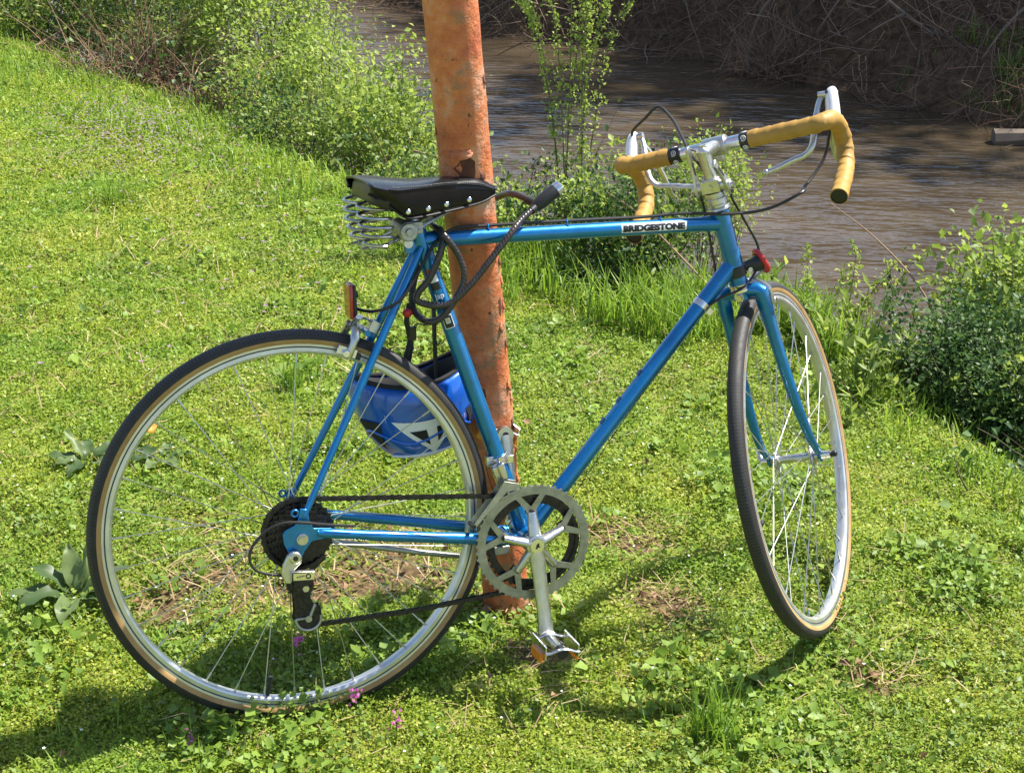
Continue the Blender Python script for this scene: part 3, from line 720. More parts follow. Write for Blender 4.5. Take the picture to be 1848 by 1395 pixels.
# chain
def arc_pts(c, r, a0, a1, n): return [Vector((c[0] + r * math.cos(math.radians(t)), 0, c[1] + r * math.sin(math.radians(t)))) for t in np.linspace(a0, a1, n)]
bb2 = (BBp.x, BBp.z); pl1 = (-.006, -.0905); pl2 = (.0035, -.146)
path = arc_pts(bb2, .0845, 92, -82, 40) + [Vector((.20, 0, -.166))] + arc_pts(pl2, .0205, -80, -190, 10) + arc_pts(pl1, .0205, -12, 40, 6) + [Vector((.022, 0, -.062))] + arc_pts((0, 0), .0605, -52, -270, 40)
path.append(path[0])
yl = lambda p: -.0375 + (.0095 * max(0, 1 - (p.x + .06) / .42) if p.z > -.075 else .003)
dist = [0]
for a_, b_ in zip(path[:-1], path[1:]): dist.append(dist[-1] + (b_ - a_).length)
def at_len(s):
    s %= dist[-1]; i = int(np.searchsorted(dist, s, side='right')) - 1; i = min(i, len(path) - 2); t = (s - dist[i]) / max(1e-9, dist[i + 1] - dist[i]); p = path[i].lerp(path[i + 1], t); p.y = -.0375 + .006 * max(0, 1 - max(0, p.x) / .4); return p
NL = int(round(dist[-1] / .0127)) // 2 * 2; pitch = dist[-1] / NL
CH = group('chain')
def link_mesh(wd, th):
    m = MB(); h = .0042
    poly = [(-.0063 + h * math.cos(t), h * math.sin(t)) for t in np.linspace(PI / 2, 3 * PI / 2, 6)] + [(0, -.0031)] + [(.0063 + h * math.cos(t), h * math.sin(t)) for t in np.linspace(-PI / 2, PI / 2, 6)] + [(0, .0031)]
    for s in (-1, 1): m.plate(poly, th, (0, s * wd, 0), Xv, Zv, Y)
    for x_ in (-.0063, .0063): m.cyl((x_, -wd, 0), (x_, wd, 0), .0036, seg=8)
    return m.mesh('link', M['dark_steel'])
lk = [link_mesh(.0024, .001), link_mesh(.0036, .001)]
for i in range(NL):
    a_, b_ = at_len(i * pitch), at_len((i + 1) * pitch); d = (b_ - a_).normalized(); e3 = d.cross(Y).normalized(); e3 = -e3 if False else e3
    R_ = Matrix((d, Y - d * d.dot(Y), d.cross(Y))).transposed().to_4x4(); R_.translation = (a_ + b_) / 2
    o = bpy.data.objects.new('link', lk[i % 2]); COL.objects.link(o); o.parent = CH; o.matrix_basis = R_
K_ = group('kickstand')
MB().tube(catmull([(.350, .040, -.096), (.335, .052, -.112), (.318, .058, -.116), (.2, .060, -.088), (.09, .062, -.0595), (.066, .062, -.0545)], 5), .0068, 12, flat=(1, .8)).build('arm', M['alloy_dull'], K_)
MB().box((.362, .012, -.088), (.03, .05, .016)).cyl((.352, .03, -.094), (.352, .05, -.094), .010).build('bracket', M['alloy_dull'], K_, bevel=.002)
# rear derailleur
RD = group('rear_derailleur')
m = MB().cyl((-.016, -.066, -.026), (-.016, -.081, -.026), .0105, seg=20)
m.plate([(-.012, -.016), (-.004, -.026), (-.006, -.036), (-.018, -.046), (-.019, -.060), (-.026, -.070), (-.035, -.068), (-.041, -.052), (-.036, -.034), (-.028, -.019), (-.02, -.015)], .010, (0, -.074, 0), Xv, Zv, Y); bd = m.build('mount_arm', M['alloy'], RD, bevel=.002)
MB().cyl((-.016, -.081, -.026), (-.016, -.0815, -.026), .0048, seg=6).build('hex_socket', M['black_ink'], bd)
m = MB().box((-.007, -.080, -.057), (.04, .012, .017), Matrix.Rotation(.08, 3, 'Y')); pb = m.build('parallelogram', M['alloy'], RD, bevel=.0018)
m = MB().box((-.005, -.0864, -.0565), (.034, .001, .0125), Matrix.Rotation(.08, 3, 'Y')); m.build('name_plate', M['chrome'], pb)
MB().ring(.0046, .0026, .0008, (.002, -.0872, -.057), Y, 20).build('ring_mark', M['black_ink'], pb)
m = MB().box((-.0245, -.0866, -.0555), (.0022, .0015, .015)).box((-.007, -.0866, -.0495), (.034, .0015, .0016), Matrix.Rotation(.08, 3, 'Y')).box((-.007, -.0866, -.064), (.034, .0015, .0016), Matrix.Rotation(.08, 3, 'Y')); m.build('plate_border', M['black_ink'], pb)
m = MB()
for k in range(5): m.box((-.0165 + .0028 * k, -.0870, -.0565 + .0002 * k), (.0017, .0006, .0026))
m.build('plate_lettering', M['black_ink'], pb)
m = MB().box((-.006, -.076, -.07), (.034, .018, .012)).cyl((-.004, -.060, -.0795), (-.004, -.083, -.0795), .0135, seg=20).box((-.027, -.07, -.074), (.012, .016, .014)); m.build('lower_knuckle', M['dark_steel'], RD, bevel=.0015)
MB().cyl((-.003, -.083, -.0795), (-.003, -.0848, -.0795), .006, seg=6).build('pivot_bolt', M['steel'], RD)
for y_ in (-.047, -.028):
    m = MB().plate([(-.020, -.083), (-.013, -.072), (.004, -.074), (.011, -.088), (.010, -.112), (.018, -.128), (.026, -.126), (.027, -.150), (.012, -.166), (-.006, -.166), (-.019, -.150), (-.018, -.12)], .0022, (0, y_, 0), Xv, Zv, Y); m.build('cage', M['dark_steel'], RD, bevel=.0005)
m = MB().tube([Vector((.0035 + .0215 * math.cos(t), -.050, -.146 + .0205 * math.sin(t))) for t in np.linspace(math.radians(175), math.radians(372), 18)], .0026, 8); m.tube([(-.018, -.050, -.1445), (.004, -.050, -.1445), (.0055, -.050, -.144)], .0024, 8); m.tube([(.006, -.050, -.144), (.016, -.050, -.122)], .0028, 8); m.cyl((.0035, -.046, -.146), (.0035, -.053, -.146), .0058, seg=12); m.build('cage_rim', M['alloy_dull'], RD)
for c_ in (pl1, pl2): MB().ring(toothed(.0195, 11, .005), .004, .003, (c_[0], -.0375, c_[1]), Y, 77).build('pulley', M['black'], RD)
# front derailleur
FD = group('front_derailleur')
sc_ = on_seat(.078)
m = MB().cyl(sc_ - SU * .008, sc_ + SU * .008, .0185, seg=24); m.box(sc_ + Vector((-.018, -.006, 0)), (.012, .014, .018)); m.box(sc_ + Vector((.018, -.006, 0)), (.014, .012, .014)); m.build('clamp_band', M['chrome'], FD, bevel=.001)
m = MB().box(sc_ + Vector((-.006, -.026, -.022)), (.02, .016, .04), Matrix.Rotation(-.3, 3, 'Y')).box(sc_ + Vector((-.004, -.036, -.012)), (.012, .012, .03), Matrix.Rotation(-.3, 3, 'Y')); m.build('link_arm', M['steel'], FD, bevel=.002)
for y_ in (-.052, -.03):
    m = MB().plate([(.386, .046), (.358, .054), (.346, .036), (.318, .004), (.296, -.022), (.301, -.026), (.324, -.002), (.352, .024), (.362, .034), (.384, .037)], .0018, (0, y_, -.002), Xv, Zv, Y); m.build('cage_plate', M['alloy_dull'], FD, bevel=.0005)
MB().cyl((.300, -.054, -.023), (.300, -.028, -.023), .0042, seg=12).build('cage_bolt', M['black'], FD)
# brake calipers
def caliper(o, er, et, ev, label):
    """o: point on the rim under the bolt; er away from the hub, et off the fork or stays, ev sideways"""
    G = group('brake_caliper'); G['label'] = label
    P = lambda r, t, v: o + er * r + et * t + ev * v
    MB().cyl(P(.044, -.016, 0), P(.044, .022, 0), .0042, seg=10).cyl(P(.044, .014, 0), P(.044, .022, 0), .0075, seg=6).build('pivot_bolt', M['steel'], G)
    for s, t0 in ((-1, .006), (1, .011)):
        m = MB().tube(catmull([P(.064, t0, -s * .030), P(.056, t0, -s * .016), P(.046, t0, 0), P(.040, t0, s * .018), P(.026, t0, s * .030), P(.008, t0, s * .0305), P(-.004, t0, s * .028)], 5), [.0055] * 10 + [.0072] * 11 + [.0058] * 10, 12, flat=(1.1, .75)); m.build('arm', M['alloy'], G)
        m = MB().box(P(-.001, .004, s * .0185), (.042, .008, .011), Matrix((et, ev, er)).transposed()); m.build('brake_pad', M['black'], G, bevel=.0015)
        m = MB().box(P(.002, .010, s * .0245), (.034, .005, .015), Matrix((et, ev, er)).transposed()).cyl(P(-.001, .012, s * .020), P(-.001, .012, s * .036), .006, seg=12); m.build('pad_holder', M['chrome'], G, bevel=.001)
    MB().cyl(P(.066, .008, .024), P(.066, .008, .040), .0055, seg=10).build('cable_anchor', M['steel'], G)
er = Vector((.384, 0, .923)).normalized(); et = Vector((-.923, 0, .384)).normalized()
caliper(er * .3145 + et * .012, er, et, Y, 'rear brake caliper')
caliper(st(.0543, 0, 0) + (S2 * .998 - S0 * .06).normalized() * .3145 + S0 * .030, (S2 * .998 - S0 * .06).normalized(), S0, S1, 'front brake caliper')
# rear reflector on its bent arm
RR = group('rear_reflector')
MB().box((.1155, .004, .381), (.007, .046, .058)).build('lens', M['red_plastic'], RR, bevel=.003)
MB().box((.1215, .004, .381), (.006, .044, .056)).cyl((.124, .004, .39), (.131, .004, .39), .006, seg=12).build('back_shell', M['black'], RR, bevel=.002)
MB().tube(catmull([(.124, .004, .358), (.131, .004, .352), (.145, -.002, .347), (.150, -.004, .338), (.146, -.004, .331)], 4), .0032, 8, flat=(1.5, .6)).build('bracket', M['steel'], RR)
MB().box((.152, -.006, .336), (.016, .022, .02), Matrix.Rotation(.5, 3, 'Y')).build('bracket_plate', M['alloy'], RR, bevel=.001)
# front light strapped to the head tube
FL = group('head_light')
MB().lathe([(.0175, .395), (.0195, .396), (.0195, .414), (.0175, .415)], HP, AX, 28).build('strap_band', M['black'], FL)
fx = RS.inverted() @ Vector((1, 0, 0))
hb = ax(.405); fd_ = Vector((.95, -.1, .3)).normalized()
m = MB().tube([hb + fd_ * .016 + Zv * .002, hb + fd_ * .030 + Zv * .004, hb + fd_ * .042], [.008, .0075, .011], 12); m.build('bracket', M['black'], FL)
MB().cyl(hb + Vector((.024, -.012, .002)), hb + Vector((.024, -.007, .002)), .0045, seg=12).build('clamp_screw', M['steel'], FL)
c_ = hb + Vector((.045, -.002, .012)); dn = Vector((.80, -.05, .46)).normalized(); p1, p2 = frame_of(dn)
up_ = (Vector((0, 0, 1)) - dn * dn.z).normalized(); sd_ = up_.cross(dn)
m = MB().tube([c_ - dn * .016, c_ - dn * .006, c_ + dn * .004], [.009, .015, .016], 20); m.build('lamp_body', M['black'], FL)
m = MB(); m.tube([c_ + up_ * .021 * math.cos(t) * 1.0 + sd_ * .016 * math.sin(t) + dn * .006 for t in np.linspace(0, 2 * PI, 29)[:-1]], .0052, 10, closed=True); m.build('lamp_rim', M['red_light'], FL)
m = MB(); m.v += [c_ + up_ * .021 * math.cos(t) + sd_ * .016 * math.sin(t) + dn * .007 for t in np.linspace(0, 2 * PI, 25)[:-1]]; m.face(list(range(24))); m.build('lamp_lens', M['alloy_dull'], FL)
# ================================================================== TERRAIN
def vnoise(x, y, scale, seed):
    g = np.random.default_rng(seed).random((64, 64)); x = np.asarray(x) / scale; y = np.asarray(y) / scale
    xi = np.floor(x).astype(int); yi = np.floor(y).astype(int); fx = x - xi; fy = y - yi
    fx = fx * fx * (3 - 2 * fx); fy = fy * fy * (3 - 2 * fy)
    a = g[xi % 64, yi % 64]; b = g[(xi + 1) % 64, yi % 64]; c = g[xi % 64, (yi + 1) % 64]; d = g[(xi + 1) % 64, (yi + 1) % 64]
    return (a * (1 - fx) + b * fx) * (1 - fy) + (c * (1 - fx) + d * fx) * fy
def fbm(x, y, scale, seed, o=3):
    s = 0; a = .5; t = 0
    for k in range(o): s = s + a * vnoise(x, y, scale / 2 ** k, seed + k); t += a; a *= .5
    return s / t
EDGE = np.array([(-30, 90), (-14, 40), (-6, 20), (-2.3, 11), (-.95, 7.7), (-.5, 6.5), (-.02, 5.3), (.38, 4.4), (.72, 3.6), (.96, 2.75), (1.2, 2.1), (1.52, 1.8), (1.76, 1.52), (1.8, 1.2), (1.7, .75), (1.72, .2), (2.0, -1), (2.6, -3), (6, -12), (30, -60)])
FARW = np.array([(-22, 120), (-6, 60), (2.2, 30), (3.3, 20), (4.05, 15.3), (4.7, 13.2), (6.1, 11.8), (6.75, 9.9), (7.4, 8.2), (8.7, 5), (9.8, 1), (11.5, -6), (16, -20), (45, -60)])
def sdist(x, y, P):
    """distance to the polyline, positive on its left-hand (far) side when P runs from far to near"""
    x = np.asarray(x, float); y = np.asarray(y, float); best = np.full(x.shape, 1e9); sg = np.ones(x.shape)
    for (ax_, ay_), (bx_, by_) in zip(P[:-1], P[1:]):
        dx, dy = bx_ - ax_, by_ - ay_; t = np.clip(((x - ax_) * dx + (y - ay_) * dy) / (dx * dx + dy * dy), 0, 1)
        ex, ey = x - ax_ - t * dx, y - ay_ - t * dy; d = np.hypot(ex, ey); cr = dx * ey - dy * ex
        m = d < best; best = np.where(m, d, best); sg = np.where(m, np.sign(cr), sg)
    return best * np.where(sg == 0, 1, sg)
WATER_Z = -1.2
def sstep(a, b, x): t = np.clip((x - a) / (b - a), 0, 1); return t * t * (3 - 2 * t)
def height(x, y):
    x = np.asarray(x, float); y = np.asarray(y, float)
    sd = sdist(x, y, EDGE); fd = sdist(x, y, FARW)
    lawn = .022 * (fbm(x, y, .5, 3) - .5) + .03 * (fbm(x, y, 1.6, 7) - .5)
    near = lawn * (1 - sstep(0, .4, sd)) - 1.75 * sstep(-.05, 1.9 + 1.7 * sstep(3.6, 5.6, y) * sstep(14, 9, y), sd) + .12 * (fbm(x, y, .45, 21) - .5) * sstep(.1, .5, sd)
    shelf = sstep(0, 2.0, x - 6.6 - (10 - y) * .1) * sstep(11.0, 9.0, y) * sstep(2, 5, y)
    steep = -1.55 + 1.95 * sstep(-.6, 1.8, fd) + .35 * sstep(1.5, 6, fd)
    flat = -1.50 + .75 * sstep(-.7, 1.2, fd) + 1.15 * sstep(.9, 2.6, fd) + .35 * sstep(2.2, 7, fd)
    far = steep * (1 - shelf) + flat * shelf + .35 * (fbm(x, y, .9, 31) - .5) * sstep(-.1, .5, fd)
    return np.where(fd > -.9, np.maximum(near, far), near)
def gz(x, y): return float(height(np.array([x]), np.array([y]))[0])
def warp(lo, hi, d, far, n=14):
    core = np.arange(lo, hi + 1e-6, d); k = np.linspace(0, 1, n + 1)[1:] ** 2.6
    return np.concatenate([(lo - (far * k))[::-1], core, hi + far * k])
DEAD = [(-.13, .45, .17), (.27, .46, .2), (.06, .40, .12), (.79, .42, .13), (.76, .16, .12), (.55, .62, .08), (.45, .05, .09), (-.1, .75, .09), (.45, .25, .09), (-.02, .62, .08), (1.02, -.2, .07), (.62, 1.25, .07), (.2, 1.75, .09)]
def dead_mask(x, y):
    d = np.zeros_like(x)
    for cx, cy, r in DEAD: d = np.maximum(d, 1 - np.hypot(x - cx, y - cy) / r)
    return np.clip(d * 2.4, 0, 1) * (.45 + 1.15 * vnoise(x, y, .06, 99))
gx, gy = warp(-3.2, 10.5, .06, 400), warp(-1.6, 17, .06, 500)
XX, YY = np.meshgrid(gx, gy, indexing='ij'); ZZ = height(XX, YY)
nx, ny = len(gx), len(gy); I = np.arange(nx * ny).reshape(nx, ny)
GF = np.stack([I[:-1, :-1], I[1:, :-1], I[1:, 1:], I[:-1, 1:]], -1).reshape(-1, 4)
SD = sdist(XX, YY, EDGE); FD = sdist(XX, YY, FARW)

gm = mat('ground_soil_and_moss', (.1, .09, .04), .95, Specular_IOR_Level=.15); n, l, b = nt(gm)
at = n.new('ShaderNodeAttribute'); at.attribute_name = 'bank'
t1 = noise_node(n, l, 55, 6); t2 = noise_node(n, l, 4.5, 5); t3 = noise_node(n, l, 14, 6)
r1 = ramp(n, l, t1.outputs['Fac'], [(.30, (.07, .06, .02)), (.44, (.16, .19, .035)), (.6, (.22, .27, .045)), (.8, (.30, .30, .09))])
r2 = ramp(n, l, t2.outputs['Fac'], [(.40, (0, 0, 0)), (.60, (1, 1, 1))])
r4 = ramp(n, l, t1.outputs['Fac'], [(.3, (.035, .023, .012)), (.5, (.10, .066, .034)), (.75, (.23, .16, .085))])
mx = n.new('ShaderNodeMix'); mx.data_type = 'RGBA'; l.new(r2.outputs['Color'], mx.inputs['Factor']); l.new(r1.outputs['Color'], mx.inputs['A']); l.new(r4.outputs['Color'], mx.inputs['B'])
aw = n.new('ShaderNodeAttribute'); aw.attribute_name = 'worn'
mf = n.new('ShaderNodeMath'); mf.operation = 'MULTIPLY'; mf.inputs[1].default_value = .45; l.new(r2.outputs['Color'], mf.inputs[0]); mfw = n.new('ShaderNodeMath'); mfw.operation = 'MAXIMUM'; l.new(mf.outputs[0], mfw.inputs[0]); l.new(aw.outputs['Fac'], mfw.inputs[1]); l.new(mfw.outputs[0], mx.inputs['Factor'])
r3 = ramp(n, l, t3.outputs['Fac'], [(.3, (.045, .027, .015)), (.55, (.10, .062, .034)), (.75, (.165, .108, .06))])
mx2 = n.new('ShaderNodeMix'); mx2.data_type = 'RGBA'; l.new(at.outputs['Fac'], mx2.inputs['Factor']); l.new(mx.outputs['Result'], mx2.inputs['A']); l.new(r3.outputs['Color'], mx2.inputs['B'])
l.new(mx2.outputs['Result'], b.inputs['Base Color']); add_bump(gm, t1.outputs['Fac'], .7, .012)
ground = arr_obj('ground', np.stack([XX, YY, ZZ], -1).reshape(-1, 3), GF, gm, smooth=True, attrs={'bank': np.clip(sstep(-.02, .25, SD), 0, 1).ravel(), 'worn': np.clip(dead_mask(XX.ravel(), YY.ravel()), 0, 1)})
tag(ground, kind='structure')

# ------------------------------------------------------------------ water
wm = mat('murky_creek_water', (.05, .034, .018), .05, IOR=1.333, Specular_IOR_Level=.5); n, l, b = nt(wm)
tc = n.new('ShaderNodeTexCoord')
mp = n.new('ShaderNodeMapping'); mp.vector_type = 'TEXTURE'; mp.inputs['Rotation'].default_value = (0, 0, math.radians(-18)); mp.inputs['Scale'].default_value = (1.0, .45, 1); l.new(tc.outputs['Object'], mp.inputs['Vector'])
w1 = noise_node(n, l, 1.9, 3, vec=mp.outputs['Vector'], rough=.5); w2 = noise_node(n, l, 6.5, 2, vec=mp.outputs['Vector'], rough=.5)
ms = n.new('ShaderNodeMath'); ms.operation = 'MULTIPLY_ADD'; l.new(w2.outputs['Fac'], ms.inputs[0]); ms.inputs[1].default_value = .35; l.new(w1.outputs['Fac'], ms.inputs[2])
bw = add_bump(wm, ms.outputs[0], 1.0, .055)
wc = noise_node(n, l, .55, 3); mrw = n.new('ShaderNodeMapRange'); mrw.inputs['From Min'].default_value = .38; mrw.inputs['From Max'].default_value = .62; mrw.inputs['To Min'].default_value = .35; l.new(wc.outputs['Fac'], mrw.inputs['Value']); l.new(mrw.outputs['Result'], bw.inputs['Strength'])
w3 = noise_node(n, l, .8, 4); rw = ramp(n, l, w3.outputs['Fac'], [(.35, (.042, .031, .019)), (.65, (.085, .063, .038))]); l.new(rw.outputs['Color'], b.inputs['Base Color'])
wx, wy = warp(-2, 11, .5, 60, 6), warp(-3, 18, .5, 90, 6); WX, WY = np.meshgrid(wx, wy, indexing='ij'); J = np.arange(WX.size).reshape(WX.shape)
water = arr_obj('water', np.stack([WX, WY, np.full(WX.shape, WATER_Z)], -1).reshape(-1, 3), np.stack([J[:-1, :-1], J[1:, :-1], J[1:, 1:], J[:-1, 1:]], -1).reshape(-1, 4), wm)
tag(water, kind='structure')

# ================================================================== PLANT HELPERS
def leafmat(name, stops, trans=.38, rough=.5, patch=None):
    m = mat(name, stops[0][1], rough, Specular_IOR_Level=.35); n, l, b = nt(m)
    at = n.new('ShaderNodeAttribute'); at.attribute_name = 'rnd'
    r = ramp(n, l, at.outputs['Fac'], stops); col = r.outputs['Color']
    if patch:
        tn = noise_node(n, l, patch[0], 3); rp = ramp(n, l, tn.outputs['Fac'], [(.36, patch[1]), (.64, patch[2])])
        mx = n.new('ShaderNodeMix'); mx.data_type = 'RGBA'; mx.blend_type = 'MULTIPLY'; mx.inputs['Factor'].default_value = 1
        l.new(col, mx.inputs['A']); l.new(rp.outputs['Color'], mx.inputs['B']); col = mx.outputs['Result']
    l.new(col, b.inputs['Base Color'])
    tr = n.new('ShaderNodeBsdfTranslucent'); hs = n.new('ShaderNodeHueSaturation'); hs.inputs['Value'].default_value = 1.5; hs.inputs['Hue'].default_value = .493
    l.new(col, hs.inputs['Color']); l.new(hs.outputs['Color'], tr.inputs['Color'])
    ms = n.new('ShaderNodeMixShader'); ms.inputs[0].default_value = trans; out = n['Material Output']
    l.new(b.outputs[0], ms.inputs[1]); l.new(tr.outputs[0], ms.inputs[2]); l.new(ms.outputs[0], out.inputs['Surface'])
    return m
def unit(a): return a / np.maximum(1e-9, np.linalg.norm(a, axis=-1, keepdims=True))
def leaves(P, D, U, L, Wd, fold=.35):
    """folded leaf blades: base P, direction D, rough up U, length L, half width Wd -> V, F"""
    P = np.asarray(P); D = unit(D); S = unit(np.cross(D, U)); Nn = np.cross(S, D); L = L[:, None]; Wd = Wd[:, None]
    mid = P + D * L * .45 + Nn * Wd * fold
    V = np.stack([P, mid + S * Wd, P + D * L, mid - S * Wd], 1).reshape(-1, 3)
    k = np.arange(len(P))[:, None] * 4
    F = np.stack([k + [0, 1, 2], k + [0, 2, 3]], 1).reshape(-1, 3)
    return V, F
def blades(P, A, L, Wd, lean, curl):
    """grass blades: base P, azimuth A, length L, half width, lean and curl in radians -> V, F (3 triangles each)"""
    h = np.stack([np.cos(A), np.sin(A), np.zeros_like(A)], -1); s = np.stack([-np.sin(A), np.cos(A), np.zeros_like(A)], -1); z = np.array([0, 0, 1.])
    d1 = h * np.sin(lean)[:, None] + z * np.cos(lean)[:, None]; d2 = h * np.sin(lean + curl)[:, None] + z * np.cos(lean + curl)[:, None]
    m = P + d1 * (L * .55)[:, None]; t = m + d2 * (L * .5)[:, None]; w = Wd[:, None]
    V = np.stack([P - s * w, P + s * w, m + s * w * .8, m - s * w * .8, t], 1).reshape(-1, 3); k = np.arange(len(P))[:, None] * 5
    F = np.stack([k + [0, 1, 2], k + [0, 2, 3], k + [3, 2, 4]], 1).reshape(-1, 3); return V, F
def prisms(C, R, k=3):
    """C (n,m,3) polylines, R (n,m) radii -> thin tubes of k sides"""
    n_, m_, _ = C.shape; T = np.zeros_like(C); T[:, 1:-1] = C[:, 2:] - C[:, :-2]; T[:, 0] = C[:, 1] - C[:, 0]; T[:, -1] = C[:, -1] - C[:, -2]; T = unit(T)
    ref = np.where(np.abs(T[..., 2:3]) > .9, np.array([1., 0, 0]), np.array([0, 0, 1.])); A = unit(np.cross(T, ref)); B = np.cross(T, A)
    an = np.arange(k) * 2 * PI / k
    V = C[:, :, None] + (A[:, :, None] * np.cos(an)[:, None] + B[:, :, None] * np.sin(an)[:, None]) * R[:, :, None, None]
    idx = np.arange(n_ * m_ * k).reshape(n_, m_, k); a = idx[:, :-1]; b_ = idx[:, 1:]
    F = np.stack([a, np.roll(a, -1, 2), np.roll(b_, -1, 2), b_], -1).reshape(-1, 4); return V.reshape(-1, 3), F
def arcs(S, D, L, bend, m=7, wob=.08):
    """curved twig centrelines: start S, direction D, length L, bend vector added with the square of the way"""
    t = np.linspace(0, 1, m)[None, :, None]; n_ = len(S)
    C = S[:, None] + unit(D)[:, None] * L[:, None, None] * t + bend[:, None] * t ** 2
    return C + np.cumsum(rng.normal(0, 1, (n_, m, 3)), 1) * (wob * L / m)[:, None, None] * t
class PlantSum:
    def __init__(s): s.V = []; s.F = []; s.R = []; s.M = []; s.n = 0
    def add(s, VF, rnd_per, mi=0):
        V, F = VF; per = len(V) // len(rnd_per); s.V.append(V); s.F.append(F + s.n); s.n += len(V); s.R.append(np.repeat(rnd_per, per)); s.M.append(np.full(len(F), mi)); return s
    def obj(s, name, mats, parent=None):
        return arr_obj(name, np.concatenate(s.V), np.concatenate(s.F), mats, parent, attrs={'rnd': np.concatenate(s.R)}, mi=np.concatenate(s.M))
CAMn = np.array(CAM); RGn = np.array(RIGHT); UPn = np.array(UPV); FWn = np.array(FWD)
def seen(x, y, mx=.30):
    """keeps ground plants to the part of the lawn that the photograph and a step aside can show"""
    d = np.stack([x, y, np.zeros_like(x)], -1) - CAMn; z = d @ FWn
    u = (d @ RGn) / z / .3414; v = (d @ UPn) / z / .2577
    return (z > .3) & (np.abs(u) < 1 + mx) & (v > -1.35), z

G1 = leafmat('chickweed_leaf', [(0, (.095, .165, .016)), (.35, (.205, .29, .028)), (.7, (.305, .38, .046)), (.93, (.41, .46, .10)), (1, (.60, .58, .26))], .44, patch=(2.4, (.76, .92, .8), (1.16, 1.05, 1.0)))
G2 = leafmat('dark_weed_leaf', [(0, (.07, .125, .018)), (.5, (.14, .22, .028)), (1, (.23, .31, .05))], .32)
G3 = leafmat('grass_blade', [(0, (.10, .19, .018)), (.5, (.18, .30, .026)), (1, (.29, .40, .05))], .36)
G4 = leafmat('dry_straw', [(0, (.20, .125, .06)), (.5, (.34, .24, .12)), (1, (.48, .37, .21))], .2, .7)
G5 = leafmat('dead_brown_leaf', [(0, (.10, .05, .025)), (.5, (.20, .105, .055)), (1, (.33, .2, .12))], .22, .7)

# ================================================================== LAWN (nobody could count it)
def scatter(n_, pw=1.6, lo=(-3.4, -1.0), hi=(2.6, 8.5), sdmax=.30, mx=.30):
    x = rng.uniform(lo[0], hi[0], n_); y = rng.uniform(lo[1], hi[1], n_); ok, z = seen(x, y, mx)
    keep = ok & (rng.random(n_) < np.minimum(1, (2.3 / np.maximum(z, .5)) ** pw)); x, y, z = x[keep], y[keep], z[keep]
    k = sdist(x, y, EDGE) < sdmax; return x[k], y[k], z[k]
def clumps(n_, per, Rr, Hh, Ll, wr, accept, mi, tilt=.5, pw=1.5):
    x, y, z = scatter(n_, pw); k = rng.random(len(x)) < accept(x, y); x, y, z = x[k], y[k], z[k]
    sc = np.clip(z / 2.5, 1, 3) ** .5; R = rng.uniform(*Rr, len(x)) * sc; H = rng.uniform(*Hh, len(x)) * (.15 + 1.8 * fbm(x, y, .22, 55) ** 1.3); sc = sc * rng.uniform(.65, 1.4, len(x)); R = R * (.7 + .3 * sc)
    i = np.repeat(np.arange(len(x)), per); m_ = len(i)
    rr = np.sqrt(rng.random(m_)); an = rng.uniform(0, 2 * PI, m_)
    px, py = x[i] + R[i] * rr * np.cos(an), y[i] + R[i] * rr * np.sin(an)
    pz = height(px, py) + H[i] * (1 - .55 * rr ** 2) * (.25 + .75 * rng.random(m_) ** .6) - .004
    da = an + rng.normal(0, .9, m_); el = rng.normal(.25, tilt, m_)
    D = np.stack([np.cos(da) * np.cos(el), np.sin(da) * np.cos(el), np.sin(el)], -1); U = rng.normal(0, .35, (m_, 3)) + [0, 0, 1]
    L = rng.uniform(*Ll, m_) * sc[i]; VF = leaves(np.stack([px, py, pz], -1), D, U, L, L * rng.uniform(wr[0], wr[1], m_))
    rn = np.clip(rng.normal(.5, .15, m_) + .5 * (rng.random(len(x))[i] - .5), 0, 1); return VF, rn, mi
lawn = PlantSum()
dk = lambda x, y: sstep(.50, .66, fbm(x, y, .42, 77))
lawn.add(*clumps(210000, 33, (.018, .05), (.016, .042), (.0042, .0076), (.32, .46), lambda x, y: (1 - .35 * dk(x, y)) * (1 - .84 * np.clip(dead_mask(x, y), 0, 1)), 0))
lawn.add(*clumps(90000, 16, (.02, .05), (.018, .05), (.007, .013), (.30, .45), lambda x, y: (.10 + .40 * dk(x, y)) * (1 - .9 * np.clip(dead_mask(x, y), 0, 1)), 1))
CLOV = [(.42, .17, .13), (.46, .13, .1), (.67, -.14, .16), (.95, -.1, .14), (.42, .30, .1), (.3, 1.0, .12), (1.15, .55, .2), (-.1, -.12, .2), (.15, .16, .14), (.75, -.3, .2), (1.4, .1, .2), (-.55, .3, .2), (.6, 1.6, .2)]
def clov(x, y):
    d = np.zeros_like(x)
    for cx, cy, r in CLOV: d = np.maximum(d, 1 - np.hypot(x - cx, y - cy) / r)
    return np.clip(d * 1.8, 0, 1) * (.3 + .9 * vnoise(x, y, .08, 98))
lawn.add(*clumps(90000, 12, (.02, .05), (.03, .065), (.011, .021), (.38, .5), lambda x, y: .03 + .7 * clov(x, y), 3, .45))
x, y, z = scatter(300000, 1.2); k = rng.random(len(x)) < (.36 + .4 * sstep(.5, .7, fbm(x, y, .6, 41))) * (1 - .85 * np.clip(dead_mask(x, y), 0, 1)); x, y, z = x[k], y[k], z[k]; m_ = len(x); sc = np.clip(z / 2.5, 1, 3) ** .7
lawn.add(blades(np.stack([x, y, height(x, y) - .003], -1), rng.uniform(0, 2 * PI, m_), rng.uniform(.02, .058, m_) * (.8 + .25 * sc), rng.uniform(.0008, .0016, m_) * sc, rng.normal(.35, .3, m_), rng.normal(.6, .4, m_)), rng.random(m_), 2)
G6 = leafmat('clover_leaf', [(0, (.08, .15, .02)), (.5, (.17, .27, .034)), (1, (.28, .38, .06))], .36)
